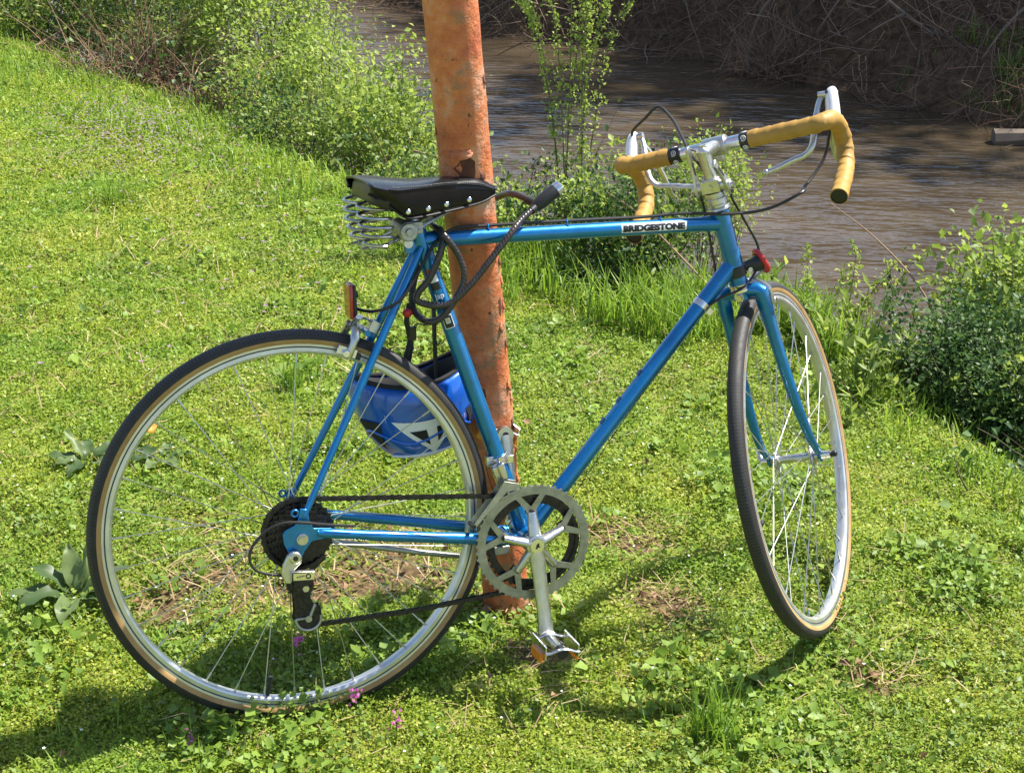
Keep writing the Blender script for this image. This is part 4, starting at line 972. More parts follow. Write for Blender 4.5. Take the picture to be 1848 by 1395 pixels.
lawn_o = lawn.obj('lawn', [G1, G2, G3, G6]); tag(lawn_o, kind='stuff')
# dry straw and thatch in the worn patches
thatch = PlantSum()
x, y, z = scatter(220000, 1.2); dm = dead_mask(x, y); k = rng.random(len(x)) < .03 + .13 * sstep(.48, .66, fbm(x, y, .8, 45)) + .55 * dm; x, y, z = x[k], y[k], z[k]; m_ = len(x); sc = np.clip(z / 2.5, 1, 3) ** .7
thatch.add(blades(np.stack([x, y, height(x, y) + rng.uniform(.002, .028, m_)], -1), rng.uniform(0, 2 * PI, m_), rng.uniform(.02, .075, m_) * sc, rng.uniform(.0006, .0014, m_) * sc, rng.normal(1.3, .28, m_), rng.normal(.2, .3, m_)), rng.random(m_), 0)
x, y, z = scatter(60000, 1.2); dm = dead_mask(x, y); k = rng.random(len(x)) < .006 + .5 * dm; x, y, z = x[k], y[k], z[k]; m_ = len(x); A = rng.uniform(0, 2 * PI, m_); el = rng.normal(.1, .45, m_); L = rng.uniform(.009, .028, m_)
thatch.add(leaves(np.stack([x, y, height(x, y) + rng.uniform(.004, .026, m_)], -1), np.stack([np.cos(A) * np.cos(el), np.sin(A) * np.cos(el), np.sin(el)], -1), rng.normal(0, .5, (m_, 3)) + [0, 0, 1], L, L * rng.uniform(.22, .4, m_), .9), rng.random(m_), 1)
tag(thatch.obj('dead_leaf_litter', [G4, G5]), kind='stuff')
# long grass along the top of the bank
edge_g = PlantSum()
def bank_grass(n_, box, sdr, Ll, dens=1.0, wd=(.0018, .0036)):
    x = rng.uniform(box[0], box[1], n_); y = rng.uniform(box[2], box[3], n_); s_ = sdist(x, y, EDGE)
    k = (s_ > sdr[0]) & (s_ < sdr[1]) & (rng.random(n_) < dens * sstep(.28, .6, fbm(x, y, .22, 61))); x, y = x[k], y[k]; m_ = len(x)
    edge_g.add(blades(np.stack([x, y, height(x, y) - .01], -1), rng.uniform(0, 2 * PI, m_), rng.uniform(*Ll, m_), rng.uniform(*wd, m_), rng.normal(.22, .22, m_), rng.normal(.7, .45, m_)), rng.random(m_), 0)
bank_grass(16000, (.85, 1.95, 1.2, 3.0), (-.34, .16), (.07, .22)); bank_grass(34000, (-2.2, 1.3, 2.9, 9), (-.34, .5), (.04, .13), 1, (.002, .004)); bank_grass(2500, (1.5, 2.1, -.6, 1.5), (-.1, .2), (.04, .11))
tag(edge_g.obj('long_grass', [G3]), kind='stuff')
# ================================================================== BANK PLANTS
B1 = leafmat('shrub_leaf', [(0, (.085, .14, .022)), (.5, (.16, .235, .035)), (1, (.30, .36, .07))], .42)
B2 = leafmat('shaded_shrub_leaf', [(0, (.022, .058, .014)), (.5, (.048, .10, .024)), (1, (.10, .175, .042))], .33)  # dark ramp puts the shade inside dense shrubs into the leaf colour
B3 = leafmat('fresh_leaf', [(0, (.14, .22, .03)), (.5, (.22, .31, .045)), (1, (.36, .42, .10))], .45)
T1 = leafmat('grey_brown_twig', [(0, (.055, .038, .026)), (.5, (.12, .085, .06)), (1, (.23, .18, .13))], .0, .85)
T2 = leafmat('reddish_dry_twig', [(0, (.10, .052, .030)), (.5, (.20, .115, .07)), (1, (.38, .26, .165))], .0, .85)
def plant_root(name, label, cat, base, group=None): return tag(empty(name, None, base), label, cat, group)
def shrub(name, label, base, rad, zc, n_sub, per, Ll, mats, lmix=None, twigs=40, tm=T1, shoots=.16, group='shrubs on the creek bank', spread=.06, cat='shrub', tw=.003):
    """stems from the base into a crown of leaf clusters: base point, crown radii, height of the crown centre in the world"""
    bx, by = base; bz = gz(bx, by); zc = zc - bz; r_ = plant_root(name, label, cat, (bx, by, bz), group)
    v = unit(rng.normal(0, 1, (n_sub, 3))); q = rng.uniform(.35, 1.0, (n_sub, 1)) ** .6; c = v * q * np.array(rad) * rng.uniform(.75, 1.15, (n_sub, 1)) + [0, 0, zc]
    shoot = rng.random(n_sub) < shoots; c[shoot] *= rng.uniform(1.1, 1.5, (shoot.sum(), 1)); c[:, 2] = np.maximum(c[:, 2], .03 + .2 * rng.random(n_sub) * zc); i = np.repeat(np.arange(n_sub), per); m_ = len(i)
    off = rng.normal(0, 1, (m_, 3)) * (spread * rng.uniform(.45, 1.25, n_sub))[i][:, None]; P = c[i] + off
    D = unit(off) + rng.normal(0, .6, (m_, 3)) + [0, 0, .1]; L = Ll[0] * .7 + (Ll[1] - Ll[0] * .7) * rng.random(m_) ** 1.6; U = rng.normal(0, .5, (m_, 3)) + [.15, 0, 1]
    ps = PlantSum(); rn = np.clip(rng.normal(.5, .2, m_) + .5 * (rng.random(n_sub)[i] - .5), 0, 1); ps.add(leaves(P, D, U, L, L * rng.uniform(.25, .4, m_)), rn, 0)
    if len(mats) > 1: ps.M[0] = np.repeat((rng.random(n_sub) < (lmix or .4)).astype(int)[i], 2)
    tag(ps.obj('foliage', mats, r_), kind='stuff')
    k = rng.integers(0, n_sub, twigs); k = np.concatenate([k, np.nonzero(shoot)[0]]); twigs = len(k); S = rng.normal(0, .05, (twigs, 3)) * [1, 1, 0] + [0, 0, -.05]; E_ = c[k]; dv = E_ - S
    C = arcs(S, dv, np.linalg.norm(dv, axis=1), np.zeros((twigs, 3)), 7, .12); R = np.linspace(1, .25, 7)[None] * rng.uniform(tw * .6, tw * 1.6, (twigs, 1)); V, F = prisms(C, R, 4)
    o = arr_obj('twigs', V, F, tm, r_, attrs={'rnd': np.repeat(rng.random(twigs), 28)}); tag(o, kind='stuff'); return r_
def brush(name, label, base, rad, n_, Ll, tm, group='dead brush on the creek bank', leafy=0, lm=None, cat='brush'):
    bx, by = base; bz = gz(bx, by); r_ = plant_root(name, label, cat, (bx, by, bz), group)
    S = rng.normal(0, .5, (n_, 3)) * np.array(rad) * [1, 1, .15]; S[:, 2] = np.abs(S[:, 2]); D = rng.normal(0, .55, (n_, 3)) + [0, 0, .75]; L = rng.uniform(*Ll, n_)
    C = arcs(S, D, L, rng.normal(0, .3, (n_, 3)) * L[:, None] + [0, 0, -.28] * L[:, None], 8, .16); R = np.linspace(1, .3, 8)[None] * rng.uniform(.0012, .0045, (n_, 1)); V, F = prisms(C, R, 3)
    o = arr_obj('stems', V, F, tm, r_, attrs={'rnd': np.repeat(rng.random(n_), 24)}); tag(o, kind='stuff')
    if leafy:
        P = C[rng.integers(0, n_, leafy), rng.integers(3, 8, leafy)] + rng.normal(0, .015, (leafy, 3)); L = rng.uniform(.02, .04, leafy)
        ps = PlantSum().add(leaves(P, rng.normal(0, 1, (leafy, 3)), rng.normal(0, .4, (leafy, 3)) + [0, 0, 1], L, L * .33), rng.random(leafy)); tag(ps.obj('foliage', [lm], r_), kind='stuff')
    return r_
def sapling(name, label, base, stems, leaf_n, Ll, mats, cat='sapling', group=None, bare=0.0):
    """upright stems given as lists of points relative to the base, leaves in pairs up each stem"""
    bx, by = base; bz = gz(bx, by); r_ = plant_root(name, label, cat, (bx, by, bz), group)
    ps = PlantSum()
    for pts, rad in stems:
        C = catmull(pts, 5); n_ = len(C); MB().tube(C, [rad * (1 - .8 * k / (n_ - 1)) for k in range(n_)], 6).build('stem', T1, r_)
        A = np.array([tuple(p) for p in C]); t = (bare + (1 - bare) * rng.random(leaf_n) ** 1.9) * (n_ - 1.01); i0 = t.astype(int); P = A[i0] + (A[i0 + 1] - A[i0]) * (t - i0)[:, None]
        i = np.repeat(np.arange(leaf_n), 4); P = P[i] + rng.normal(0, .010, (len(i), 3)); D = rng.normal(0, 1, (len(i), 3)) + [0, 0, .35]; L = rng.uniform(*Ll, len(i))
        ps.add(leaves(P, D, rng.normal(0, .5, (len(i), 3)) + [0, 0, 1], L, L * rng.uniform(.24, .36, len(i))), np.clip(rng.normal(.6, .25, len(i)), 0, 1))
    # stem materials read an attribute that these tubes lack, so give it to them
    for ch in r_.children:
        if ch.name.startswith('stem'):
            a_ = ch.data.attributes.new('rnd', 'FLOAT', 'POINT'); a_.data.foreach_set('value', np.full(len(ch.data.vertices), random.uniform(.3, .8), np.float32))
    tag(ps.obj('foliage', mats, r_), kind='stuff'); return r_
# left-hand bank, far to near
shrub('shrub', 'tall bright leafy shrub at the water edge, biggest of the left bank', (.90, 6.2), (.48, .60, .52), .12, 230, 70, (.02, .038), [B1, B3], .35, 60, T1)
shrub('shrub', 'leafy shrub at the top left corner behind cut dead branches', (-.1, 7.6), (.5, .5, .42), .10, 170, 55, (.025, .042), [B1, B2], .3, 50, T2)
shrub('shrub', 'green shrub growing through brown brush near the top left edge', (.46, 7.0), (.5, .5, .46), .20, 190, 55, (.022, .038), [B1, B2], .4, 60, T2)
shrub('shrub', 'wide yellow green shrub sloping down towards the orange pole, upper one', (1.0, 4.9), (.42, .44, .30), .02, 150, 62, (.016, .032), [B1, B3], .45, 50, T1)
shrub('shrub', 'low yellow green shrub just left of the orange pole', (1.10, 3.9), (.32, .38, .22), .05, 130, 55, (.02, .036), [B3, B1], .6, 50, T1)
shrub('shrub', 'dark low shrub at the lawn edge beneath the yellow green shrubs', (.74, 4.35), (.26, .32, .15), .0, 80, 40, (.018, .034), [B2, B1], .4, 40, T1)
shrub('shrub', 'small leafy shrub behind the saddle', (1.06, 3.15), (.22, .26, .15), .04, 70, 40, (.016, .03), [B1, B2], .4, 30, T2)
shrub('shrub', 'dense dark shrub far up the bank behind the top left corner', (-.55, 9.2), (.8, .8, .6), .05, 260, 60, (.03, .06), [B2, B1], .35, 50, T1)
shrub('shrub', 'dark leafy shrub far behind the brown brush at upper left', (.55, 8.4), (.6, .7, .6), .02, 240, 60, (.03, .055), [B2, B1], .4, 50, T1)
brush('dead_brush', 'brown tangled dead brush between green shrubs at upper left', (.28, 5.95), (.30, .36, .4), 420, (.25, .65), T2, leafy=900, lm=B2)
brush('dead_brush', 'brown dry stems under the tall leafy shrub', (.62, 5.25), (.25, .35, .25), 220, (.15, .42), T2, leafy=500, lm=B2)
brush('dead_brush', 'thin pale dry stems at the foot of the low shrub left of pole', (1.0, 3.8), (.25, .3, .2), 140, (.15, .35), T1, leafy=500, lm=B3)
brush('dead_brush', 'tangle of dry twigs and vines beside the saddle nose behind the pole', (1.28, 2.75), (.22, .25, .25), 170, (.15, .4), T1, leafy=900, lm=B1)
# behind and right of the pole
shrub('shrub', 'yellow green shrub behind the lock head right of the pole', (1.30, 2.42), (.22, .24, .17), .08, 90, 55, (.014, .026), [B3, B2], .4, 40, T1, spread=.045)
shrub('shrub', 'dense leafy shrub behind the left handlebar drop', (1.50, 2.12), (.22, .22, .19), .14, 100, 60, (.016, .03), [B1, B2], .5, 40, T1, spread=.045)
shrub('shrub', 'small bright shrub right behind the handlebar stem', (1.88, 2.35), (.14, .16, .15), .22, 60, 50, (.014, .024), [B3, B1], .4, 30, T1, spread=.04, shoots=0)
shrub('shrub', 'low dark shrub in the shade behind the top tube', (1.36, 2.04), (.22, .12, .09), .02, 50, 40, (.012, .024), [B2], None, 30, T1, spread=.04)
st_ = []
for dx, dy, h_ in ((.02, .05, 1.02), (-.05, .02, .9), (.06, .0, .78), (-.12, .06, .72), (.02, -.03, .62), (.10, .03, .55), (-.16, .0, .5), (.20, .02, .62), (-.22, .05, .66)):
    st_.append(([(rng.normal(0, .02), rng.normal(0, .02), 0), (dx * .5, dy * .5, h_ * .4), (dx, dy, h_ * .75), (dx * 1.25, dy * 1.2, h_)], .0027))
st_ = [([(p[0], p[1], p[2] + (.0 if p[2] == 0 else .55 if p[2] > .2 else .4)) for p in pts_], r_) for pts_, r_ in st_]
sapling('sapling', 'tall slender sapling with pale green leaves in front of the brown water', (1.42, 2.5), st_, 150, (.008, .02), [B3], bare=.05)
sapling('sapling', 'thin sprig with yellow green tip leaves between front wheel and water', (2.05, 1.95), [([(0, 0, 0), (.02, .02, .2), (.0, .03, .42)], .003), ([(0, 0, 0), (.1, .0, .2), (.16, .03, .33)], .0025)], 34, (.012, .024), [B3], bare=.35)
sapling('sapling', 'leaning sprig with young leaves right of the handlebar drop', (2.25, 1.85), [([(0, 0, 0), (.03, .03, .2), (.12, .05, .40), (.22, .06, .5)], .003), ([(0, 0, 0), (-.08, .02, .2), (-.1, .03, .38)], .0025)], 40, (.012, .026), [B3], bare=.35)
sapling('sapling', 'low sprigs with tiny leaves just behind the front tyre', (1.98, 1.62), [([(0, 0, 0), (.03, .0, .15), (.05, .03, .3)], .0025), ([(0, 0, 0), (.12, .02, .15), (.2, .03, .24)], .0025), ([(0, 0, 0), (-.08, .02, .12), (-.12, .03, .25)], .0025)], 40, (.012, .024), [B3, ], bare=.2)
# right-hand bank
shrub('shrub', 'big shrub coloured dark for its own shade at the right edge of the lawn', (2.08, .98), (.25, .32, .22), -.04, 230, 105, (.012, .026), [B2, B1], .14, 60, T1, spread=.045)
shrub('shrub', 'broad leaved green shrub at the right edge above the dark one', (2.50, 1.34), (.32, .30, .22), .04, 170, 55, (.02, .042), [B1, B3], .45, 50, T1, spread=.06, shoots=.04)
shrub('shrub', 'dim low shrub at the right margin under the broad leaved one', (2.0, .45), (.22, .3, .14), -.12, 90, 50, (.012, .026), [B2], None, 50, T1, spread=.045)
brush('dead_brush', 'dry brown stems at the right margin below the dark shrub', (1.95, .35), (.2, .25, .15), 160, (.1, .3), T1, leafy=500, lm=B2)
W_ = PlantSum()
for bx, by, label in ((1.78, 1.36, 'clump of narrow leaved upright weeds beside the front wheel'), (1.83, 1.14, 'upright leafy weeds in front of the dark shrub'), (1.72, .98, 'low broad bladed weeds at the foot of the dark shrub'), (1.72, 1.66, 'pale leafy weeds behind the front tyre top')):
    r_ = plant_root('leafy_weed', label, 'weed', (bx, by, gz(bx, by)), 'weeds along the bank edge'); n_ = 16; k = 15
    S = rng.normal(0, .06, (n_, 3)) * [1, 1, 0]; H = rng.uniform(.06, .16, n_); dv = np.stack([rng.normal(0, .2, n_), rng.normal(0, .2, n_), np.ones(n_)], -1); C = arcs(S, dv, H, rng.normal(0, .03, (n_, 3)), 6, .06)
    V, F = prisms(C, np.full((n_, 6), .0016), 3); tag(arr_obj('stems', V, F, G2, r_, attrs={'rnd': np.repeat(rng.random(n_), 18)}), kind='stuff')
    i = np.repeat(np.arange(n_), k); P = C[i, rng.integers(0, 6, len(i))]; A = rng.uniform(0, 2 * PI, len(i)); el = rng.uniform(.1, 1.1, len(i)); L = rng.uniform(.025, .06, len(i))
    ps = PlantSum().add(leaves(P, np.stack([np.cos(A) * np.cos(el), np.sin(A) * np.cos(el), np.sin(el)], -1), np.tile([0, 0, 1.], (len(i), 1)) + rng.normal(0, .2, (len(i), 3)), L, L * rng.uniform(.13, .2, len(i))), rng.random(len(i))); tag(ps.obj('foliage', [B1], r_), kind='stuff')
brush('dead_brush', 'reddish dry brush, its bright twigs for dappled sun, hanging beside the slanting branch on the far bank', (6.6, 10.55), (.5, .4, .35), 420, (.3, .8), T2)  # bright twig colour stands in for dappled sun on the bank
brush('dead_brush', 'bare twiggy brush mixed through the tall leafy shrub', (1.0, 6.0), (.5, .5, .9), 260, (.4, .9), T1, leafy=1500, lm=B3)
# bare canes and cut branches
def cane(name, label, pts, r, m=None, cat='branch', group='dead branches on the banks', twigs=()):
    P = [Vector(p) for p in pts]; b0 = P[0].copy(); r_ = tag(empty(name, None, b0), label, cat, group); C = catmull([p - b0 for p in P], 6); n_ = len(C)
    o = MB().tube(C, [r * (1 - .65 * k / (n_ - 1)) for k in range(n_)], 8).build('stem', m or T1, r_)
    obs = [o]
    for t, d, L in twigs:
        c = C[int(t * (n_ - 1))]; d = Vector(d).normalized(); obs.append(MB().tube(catmull([c, c + d * L * .5 + Vector((0, 0, .02)), c + d * L], 4), [r * .5 * (1 - k / 10) for k in range(9)], 6).build('side_twig', m or T1, r_))
    for o in obs: a_ = o.data.attributes.new('rnd', 'FLOAT', 'POINT'); a_.data.foreach_set('value', np.full(len(o.data.vertices), .75, np.float32))
    return r_
cane('dead_cane', 'long bare brown cane arching from the right bank towards the handlebar drop', [(2.22, 1.40, -.05), (2.17, 1.50, .10), (2.10, 1.66, .21), (2.02, 1.81, .285)], .0042, T2)
cane('dead_cane', 'pale bent stalk lying across the long grass under the top tube', [(1.62, 1.62, .02), (1.5, 1.83, .17), (1.42, 1.95, .26), (1.36, 2.05, .30)], .004, T2)
cane('cut_branch', 'pale cut branch sticking out of the brush at the far upper left', [(-.28, 6.75, -.05), (-.1, 6.85, .03), (.1, 6.95, .12), (.24, 7.0, .23)], .008, T2, twigs=((.3, (-.2, .1, -.5), .25), (.6, (.5, .1, .2), .25)))
cane('cut_branch', 'second pale cut branch leaning across the first at upper left', [(-.2, 7.3, -.2), (-.02, 7.3, .0), (.04, 7.3, .22)], .006, T2, twigs=((.5, (-.4, 0, .5), .3),))
cane('dead_cane', 'crooked dry stalk rising from brush below the tall shrub', [(.62, 4.6, .0), (.68, 4.62, .12), (.72, 4.7, .22), (.83, 4.72, .27)], .005, T2, twigs=((.5, (-.3, 0, .5), .14),))
cane('dead_cane', 'long thin stick lying from the low shrub towards the pole', [(1.05, 3.25, .16), (1.2, 3.1, .13), (1.36, 2.95, .06)], .004, T2)

# ================================================================== FAR BANK
def far_tangle(n_, fr, Ll, rad, mt, name, zoff=(.0, .25), reach=(1.5, 10.5, 3, 18)):
    x = rng.uniform(reach[0], reach[1], n_ * 6); y = rng.uniform(reach[2], reach[3], n_ * 6); f = sdist(x, y, FARW); k = (f > fr[0]) & (f < fr[1]); x, y = x[k][:n_], y[k][:n_]; m_ = len(x)
    S = np.stack([x, y, height(x, y) + rng.uniform(*zoff, m_)], -1); D = rng.normal(0, 1, (m_, 3)) + [-.5, -.35, -.15]; L = rng.uniform(*Ll, m_)
    C = arcs(S, D, L, rng.normal(0, .35, (m_, 3)) * L[:, None] + [0, 0, -.25] * L[:, None], 8, .2); hh = height(C[..., 0].ravel(), C[..., 1].ravel()).reshape(C.shape[:2]); C[..., 2] = np.maximum(C[..., 2], np.maximum(hh + .012, WATER_Z + .01))
    V, F = prisms(C, np.linspace(1, .35, 8)[None] * rng.uniform(*rad, (m_, 1)), 3); tag(arr_obj(name, V, F, mt, attrs={'rnd': np.repeat(rng.random(m_), 24)}), kind='stuff')
far_tangle(4200, (-.1, 2.6), (.2, .9), (.0015, .006), T2, 'root_tangle')
far_tangle(500, (-.1, 2.2), (.5, 1.5), (.004, .010), T1, 'hanging_roots')
far_tangle(1600, (.2, 2.4), (.15, .6), (.0012, .004), T2, 'dry_vines', (.05, .3))
# scrub of dead stems on top of the far bank
far_tangle(900, (1.5, 5), (.4, 1.0), (.003, .009), T2, 'bank_top_scrub', (.1, .5))
x = rng.uniform(6.5, 11, 24000); y = rng.uniform(4, 10.5, 24000); f = sdist(x, y, FARW); k = (f > .12) & (f < 2.2) & (fbm(x, y, .6, 88) > .45) & (x > 7.3 + (8 - y) * .25) & (y < 9.4); x, y = x[k], y[k]; m_ = len(x)
ps = PlantSum().add(blades(np.stack([x, y, height(x, y)], -1), rng.uniform(0, 2 * PI, m_), rng.uniform(.08, .24, m_), rng.uniform(.003, .007, m_), rng.normal(.4, .3, m_), rng.normal(.7, .4, m_)), rng.random(m_)); tag(ps.obj('bank_grass', [G2]), kind='stuff')
cane('fallen_branch', 'long grey branch slanting down the far bank', [(7.1, 10.9, .05), (7.15, 10.4, -.2), (7.35, 9.9, -.48), (7.6, 9.5, -.72), (7.62, 9.35, -.80)], .026, T1, twigs=((.3, (-.6, -.2, -.6), .7), (.55, (-.7, -.1, -.3), .6), (.8, (.5, -.3, -.2), .4)))
cane('fallen_branch', 'straight bare branch at the top right corner of the far bank', [(8.6, 9.3, -.15), (8.0, 9.1, -.5), (7.65, 8.95, -.78)], .022, T1)
cane('fallen_branch', 'dark root hanging down to the water below the slanting branch', [(6.5, 10.4, -.3), (6.35, 10.6, -.6), (6.3, 10.7, -1.0), (6.45, 10.6, -1.15)], .02, T1)
cane('fallen_branch', 'slender branch reaching out over the water beside the orange pole', [(5.3, 12.9, -.4), (4.9, 12.5, -.55), (4.5, 12.1, -.75)], .015, T1, twigs=((.4, (-.5, -.3, .5), .5),))
cane('driftwood', 'pale piece of driftwood floating near the far bank', [(6.55, 10.75, -1.20), (6.72, 10.6, -1.165), (6.95, 10.45, -1.21)], .03, T1, cat='driftwood', group=None, twigs=((.4, (-.5, .2, .1), .3),))
cane('driftwood', 'pale stick leaning out of the water below the far bank', [(7.0, 10.25, -1.2), (7.1, 10.2, -1.08), (7.14, 10.2, -1.0)], .02, T1, cat='driftwood', group=None)
cane('driftwood', 'thick weathered log at the water line on the right edge', [(7.0, 7.75, -1.17), (7.5, 7.55, -1.13), (8.2, 7.3, -1.12)], .085, T1, cat='log', group=None)
# trees above the far bank: unseen, set sunward so that their crowns shade it
def tree(label, base, h_, cr, n_sub):
    bx, by = base; bz = gz(bx, by); r_ = plant_root('tree', label, 'tree', (bx, by, bz), 'trees above the far bank')
    m = MB(); C = catmull([(0, 0, -.2), (.1, .05, h_ * .3), (-.05, .1, h_ * .65), (.1, 0, h_)], 5); n_ = len(C); m.tube(C, [.16 * (1 - .75 * k / (n_ - 1)) for k in range(n_)], 10); tr = m.build('trunk', T1, r_)
    a_ = tr.data.attributes.new('rnd', 'FLOAT', 'POINT'); a_.data.foreach_set('value', np.full(len(tr.data.vertices), .5, np.float32))
    k = 34; S = np.array([tuple(C[int(rng.uniform(.55, .98) * (n_ - 1))]) for _ in range(k)]); D = rng.normal(0, 1, (k, 3)) * [1, 1, .4] + [0, 0, .35]; Cc = arcs(S, D, rng.uniform(.5, 1.05, k) * cr, rng.normal(0, .3, (k, 3)), 7, .15)
    V, F = prisms(Cc, np.linspace(1, .2, 7)[None] * rng.uniform(.02, .05, (k, 1)), 4); tag(arr_obj('limbs', V, F, T1, r_, attrs={'rnd': np.repeat(rng.random(k), 28)}), kind='stuff')
    c = Cc[rng.integers(0, k, n_sub), rng.integers(2, 7, n_sub)] + rng.normal(0, .35, (n_sub, 3)); i = np.repeat(np.arange(n_sub), 26); P = c[i] + rng.normal(0, .22, (len(i), 3)); L = rng.uniform(.16, .28, len(i))
    ps = PlantSum().add(leaves(P, rng.normal(0, 1, (len(i), 3)), rng.normal(0, .6, (len(i), 3)) + [0, 0, 1], L, L * .36), rng.random(len(i))); tag(ps.obj('crown', [B2], r_), kind='stuff')
for label, b_, h_, cr, ns in (('tallest tree standing furthest up the far bank', (16.4, 16.6), 16.0, 3.6, 330), ('tree with a broad crown behind the far bank', (15.6, 13.0), 14.0, 3.5, 330), ('tree rising behind the fallen branch on far bank', (18.8, 13.6), 17.0, 3.6, 330), ('tree above the grassy shelf of the far bank', (17.8, 10.0), 15.0, 3.4, 300)): tree(label, b_, h_, cr, ns)
# ================================================================== POLE
pm = mat('peeling_orange_paint', (.5, .15, .06), .55); n, l, b = nt(pm)
ta = noise_node(n, l, 11, 8, rough=.68); tb_ = noise_node(n, l, 16, 7, rough=.72); td = noise_node(n, l, 60, 5)
c1 = ramp(n, l, ta.outputs['Fac'], [(.34, (.34, .075, .030)), (.45, (.48, .125, .045)), (.54, (.57, .18, .065)), (.60, (.57, .25, .14)), (.68, (.50, .29, .20))])
mk = ramp(n, l, tb_.outputs['Fac'], [(.53, (0, 0, 0)), (.62, (.85, .85, .85))]); mx = n.new('ShaderNodeMix'); mx.data_type = 'RGBA'; l.new(mk.outputs['Color'], mx.inputs['Factor']); l.new(c1.outputs['Color'], mx.inputs['A']); mx.inputs['B'].default_value = (.25, .15, .085, 1)
tm_ = noise_node(n, l, 38, 4, rough=.65); mk2 = ramp(n, l, tm_.outputs['Fac'], [(.66, (0, 0, 0)), (.70, (1, 1, 1))]); mx2 = n.new('ShaderNodeMix'); mx2.data_type = 'RGBA'; l.new(mk2.outputs['Color'], mx2.inputs['Factor']); l.new(mx.outputs['Result'], mx2.inputs['A']); mx2.inputs['B'].default_value = (.11, .035, .018, 1)
tl = n.new('ShaderNodeTexVoronoi'); tl.feature = 'DISTANCE_TO_EDGE'; tl.inputs['Scale'].default_value = 17; cw = n.new('ShaderNodeTexCoord'); mw = n.new('ShaderNodeMapping'); mw.inputs['Scale'].default_value = (1.3, 1.3, .6); vw = n.new('ShaderNodeVectorMath'); vw.operation = 'MULTIPLY_ADD'
l.new(cw.outputs['Object'], mw.inputs['Vector']); l.new(td.outputs['Color'], vw.inputs[0]); vw.inputs[1].default_value = (.05, .05, .05); l.new(mw.outputs['Vector'], vw.inputs[2]); l.new(vw.outputs['Vector'], tl.inputs['Vector'])
rl = ramp(n, l, tl.outputs['Distance'], [(.0, (1, 1, 1)), (.012, (0, 0, 0))]); tk = noise_node(n, l, 7, 3); rk = ramp(n, l, tk.outputs['Fac'], [(.5, (0, 0, 0)), (.6, (1, 1, 1))]); mk3 = n.new('ShaderNodeMath'); mk3.operation = 'MULTIPLY'; l.new(rl.outputs['Color'], mk3.inputs[0]); l.new(rk.outputs['Color'], mk3.inputs[1])
mx3 = n.new('ShaderNodeMix'); mx3.data_type = 'RGBA'; l.new(mk3.outputs[0], mx3.inputs['Factor']); l.new(mx2.outputs['Result'], mx3.inputs['A']); mx3.inputs['B'].default_value = (.13, .04, .022, 1)
l.new(mx3.outputs['Result'], b.inputs['Base Color'])
mh = n.new('ShaderNodeMath'); mh.operation = 'MULTIPLY_ADD'; l.new(tb_.outputs['Fac'], mh.inputs[0]); mh.inputs[1].default_value = 1.3; l.new(td.outputs['Fac'], mh.inputs[2]); add_bump(pm, mh.outputs[0], .8, .006)
M['rust'] = mottled('bare_rust', [(.3, (.05, .016, .010)), (.7, (.14, .045, .022))], 60, .8, bump=.4)
PB = Vector((.4640, .264, -.12)); PT = Vector((.047, .03, 3.2)); pd = (PT - PB).normalized()
def pole_at(z): return PB + pd * ((z - PB.z) / pd.z)
toC = Vector((-.30, -.955, 0)); toC = (toC - pd * toC.dot(pd)).normalized(); toR = pd.cross(toC).normalized()
if toR.dot(RIGHT) < 0: toR = -toR
def pole_pt(z, deg, r=.0445): a = math.radians(deg); return pole_at(z) + (toC * math.cos(a) + toR * math.sin(a)) * r
PL = tag(empty('pole', None, (PB.x, PB.y, 0)), 'orange painted metal pole with peeling rusty paint', 'pole'); po = Vector((PB.x, PB.y, 0))
zs = np.arange(-.12, 3.2, .022); sg = 40; V = []
for z in zs:
    for k in range(sg):
        dg_ = 360 * k / sg; nz = vnoise(np.array([dg_ / 30.]), np.array([z / .05]), 1, 5)[0] + .6 * vnoise(np.array([dg_ / 12.]), np.array([z / .02]), 1, 6)[0]
        V.append(tuple(pole_pt(z, dg_, .0437 + .0014 * nz) - po))
idx = np.arange(len(V)).reshape(len(zs), sg); F = np.stack([idx[:-1], np.roll(idx[:-1], -1, 1), np.roll(idx[1:], -1, 1), idx[1:]], -1).reshape(-1, 4)
arr_obj('post', V, F, pm, PL, smooth=True)
def pole_patch(z, deg, w, h, lift, name, m, rag=.3, curl=0, seed=0):
    r_ = random.Random(seed); n_ = 14; ring_ = []
    mb = MB(); mb.v.append(pole_pt(z, deg, .0452 + lift) - po)
    for k in range(n_):
        t = 2 * PI * k / n_; q = 1 + r_.uniform(-rag, rag); dz = math.sin(t) * h / 2 * q; da = math.degrees(math.cos(t) * w / 2 * q / .0445)
        mb.v.append(pole_pt(z + dz, deg + da, .0452 + lift + curl * max(0, -math.sin(t))) - po)
    for k in range(n_): mb.face((0, 1 + k, 1 + (k + 1) % n_))
    o = mb.build(name, m, PL, angle=80)
    if curl: sm = o.modifiers.new('thick', 'SOLIDIFY'); sm.thickness = .0006
    return o
pole_patch(.925, 2, .036, .042, .0004, 'bare_patch', M['rust'], .25, seed=3); pole_patch(.950, 0, .040, .016, .0012, 'paint_flake', pm, .35, .008, 4); pole_patch(.905, 38, .012, .010, .001, 'paint_flake', M['rust'], .3, .003, 5)
for i, (z, dg_) in enumerate(((.74, 74), (.70, 80), (.655, 78), (.58, 72), (.50, 66), (.47, 77), (.42, 70), (.36, 79), (.98, -74), (1.06, 76), (.30, 74), (.62, 55))): pole_patch(z, dg_, .010, .020, .0008, 'paint_flake', pm if i % 3 else M['rust'], .4, .003, 20 + i)
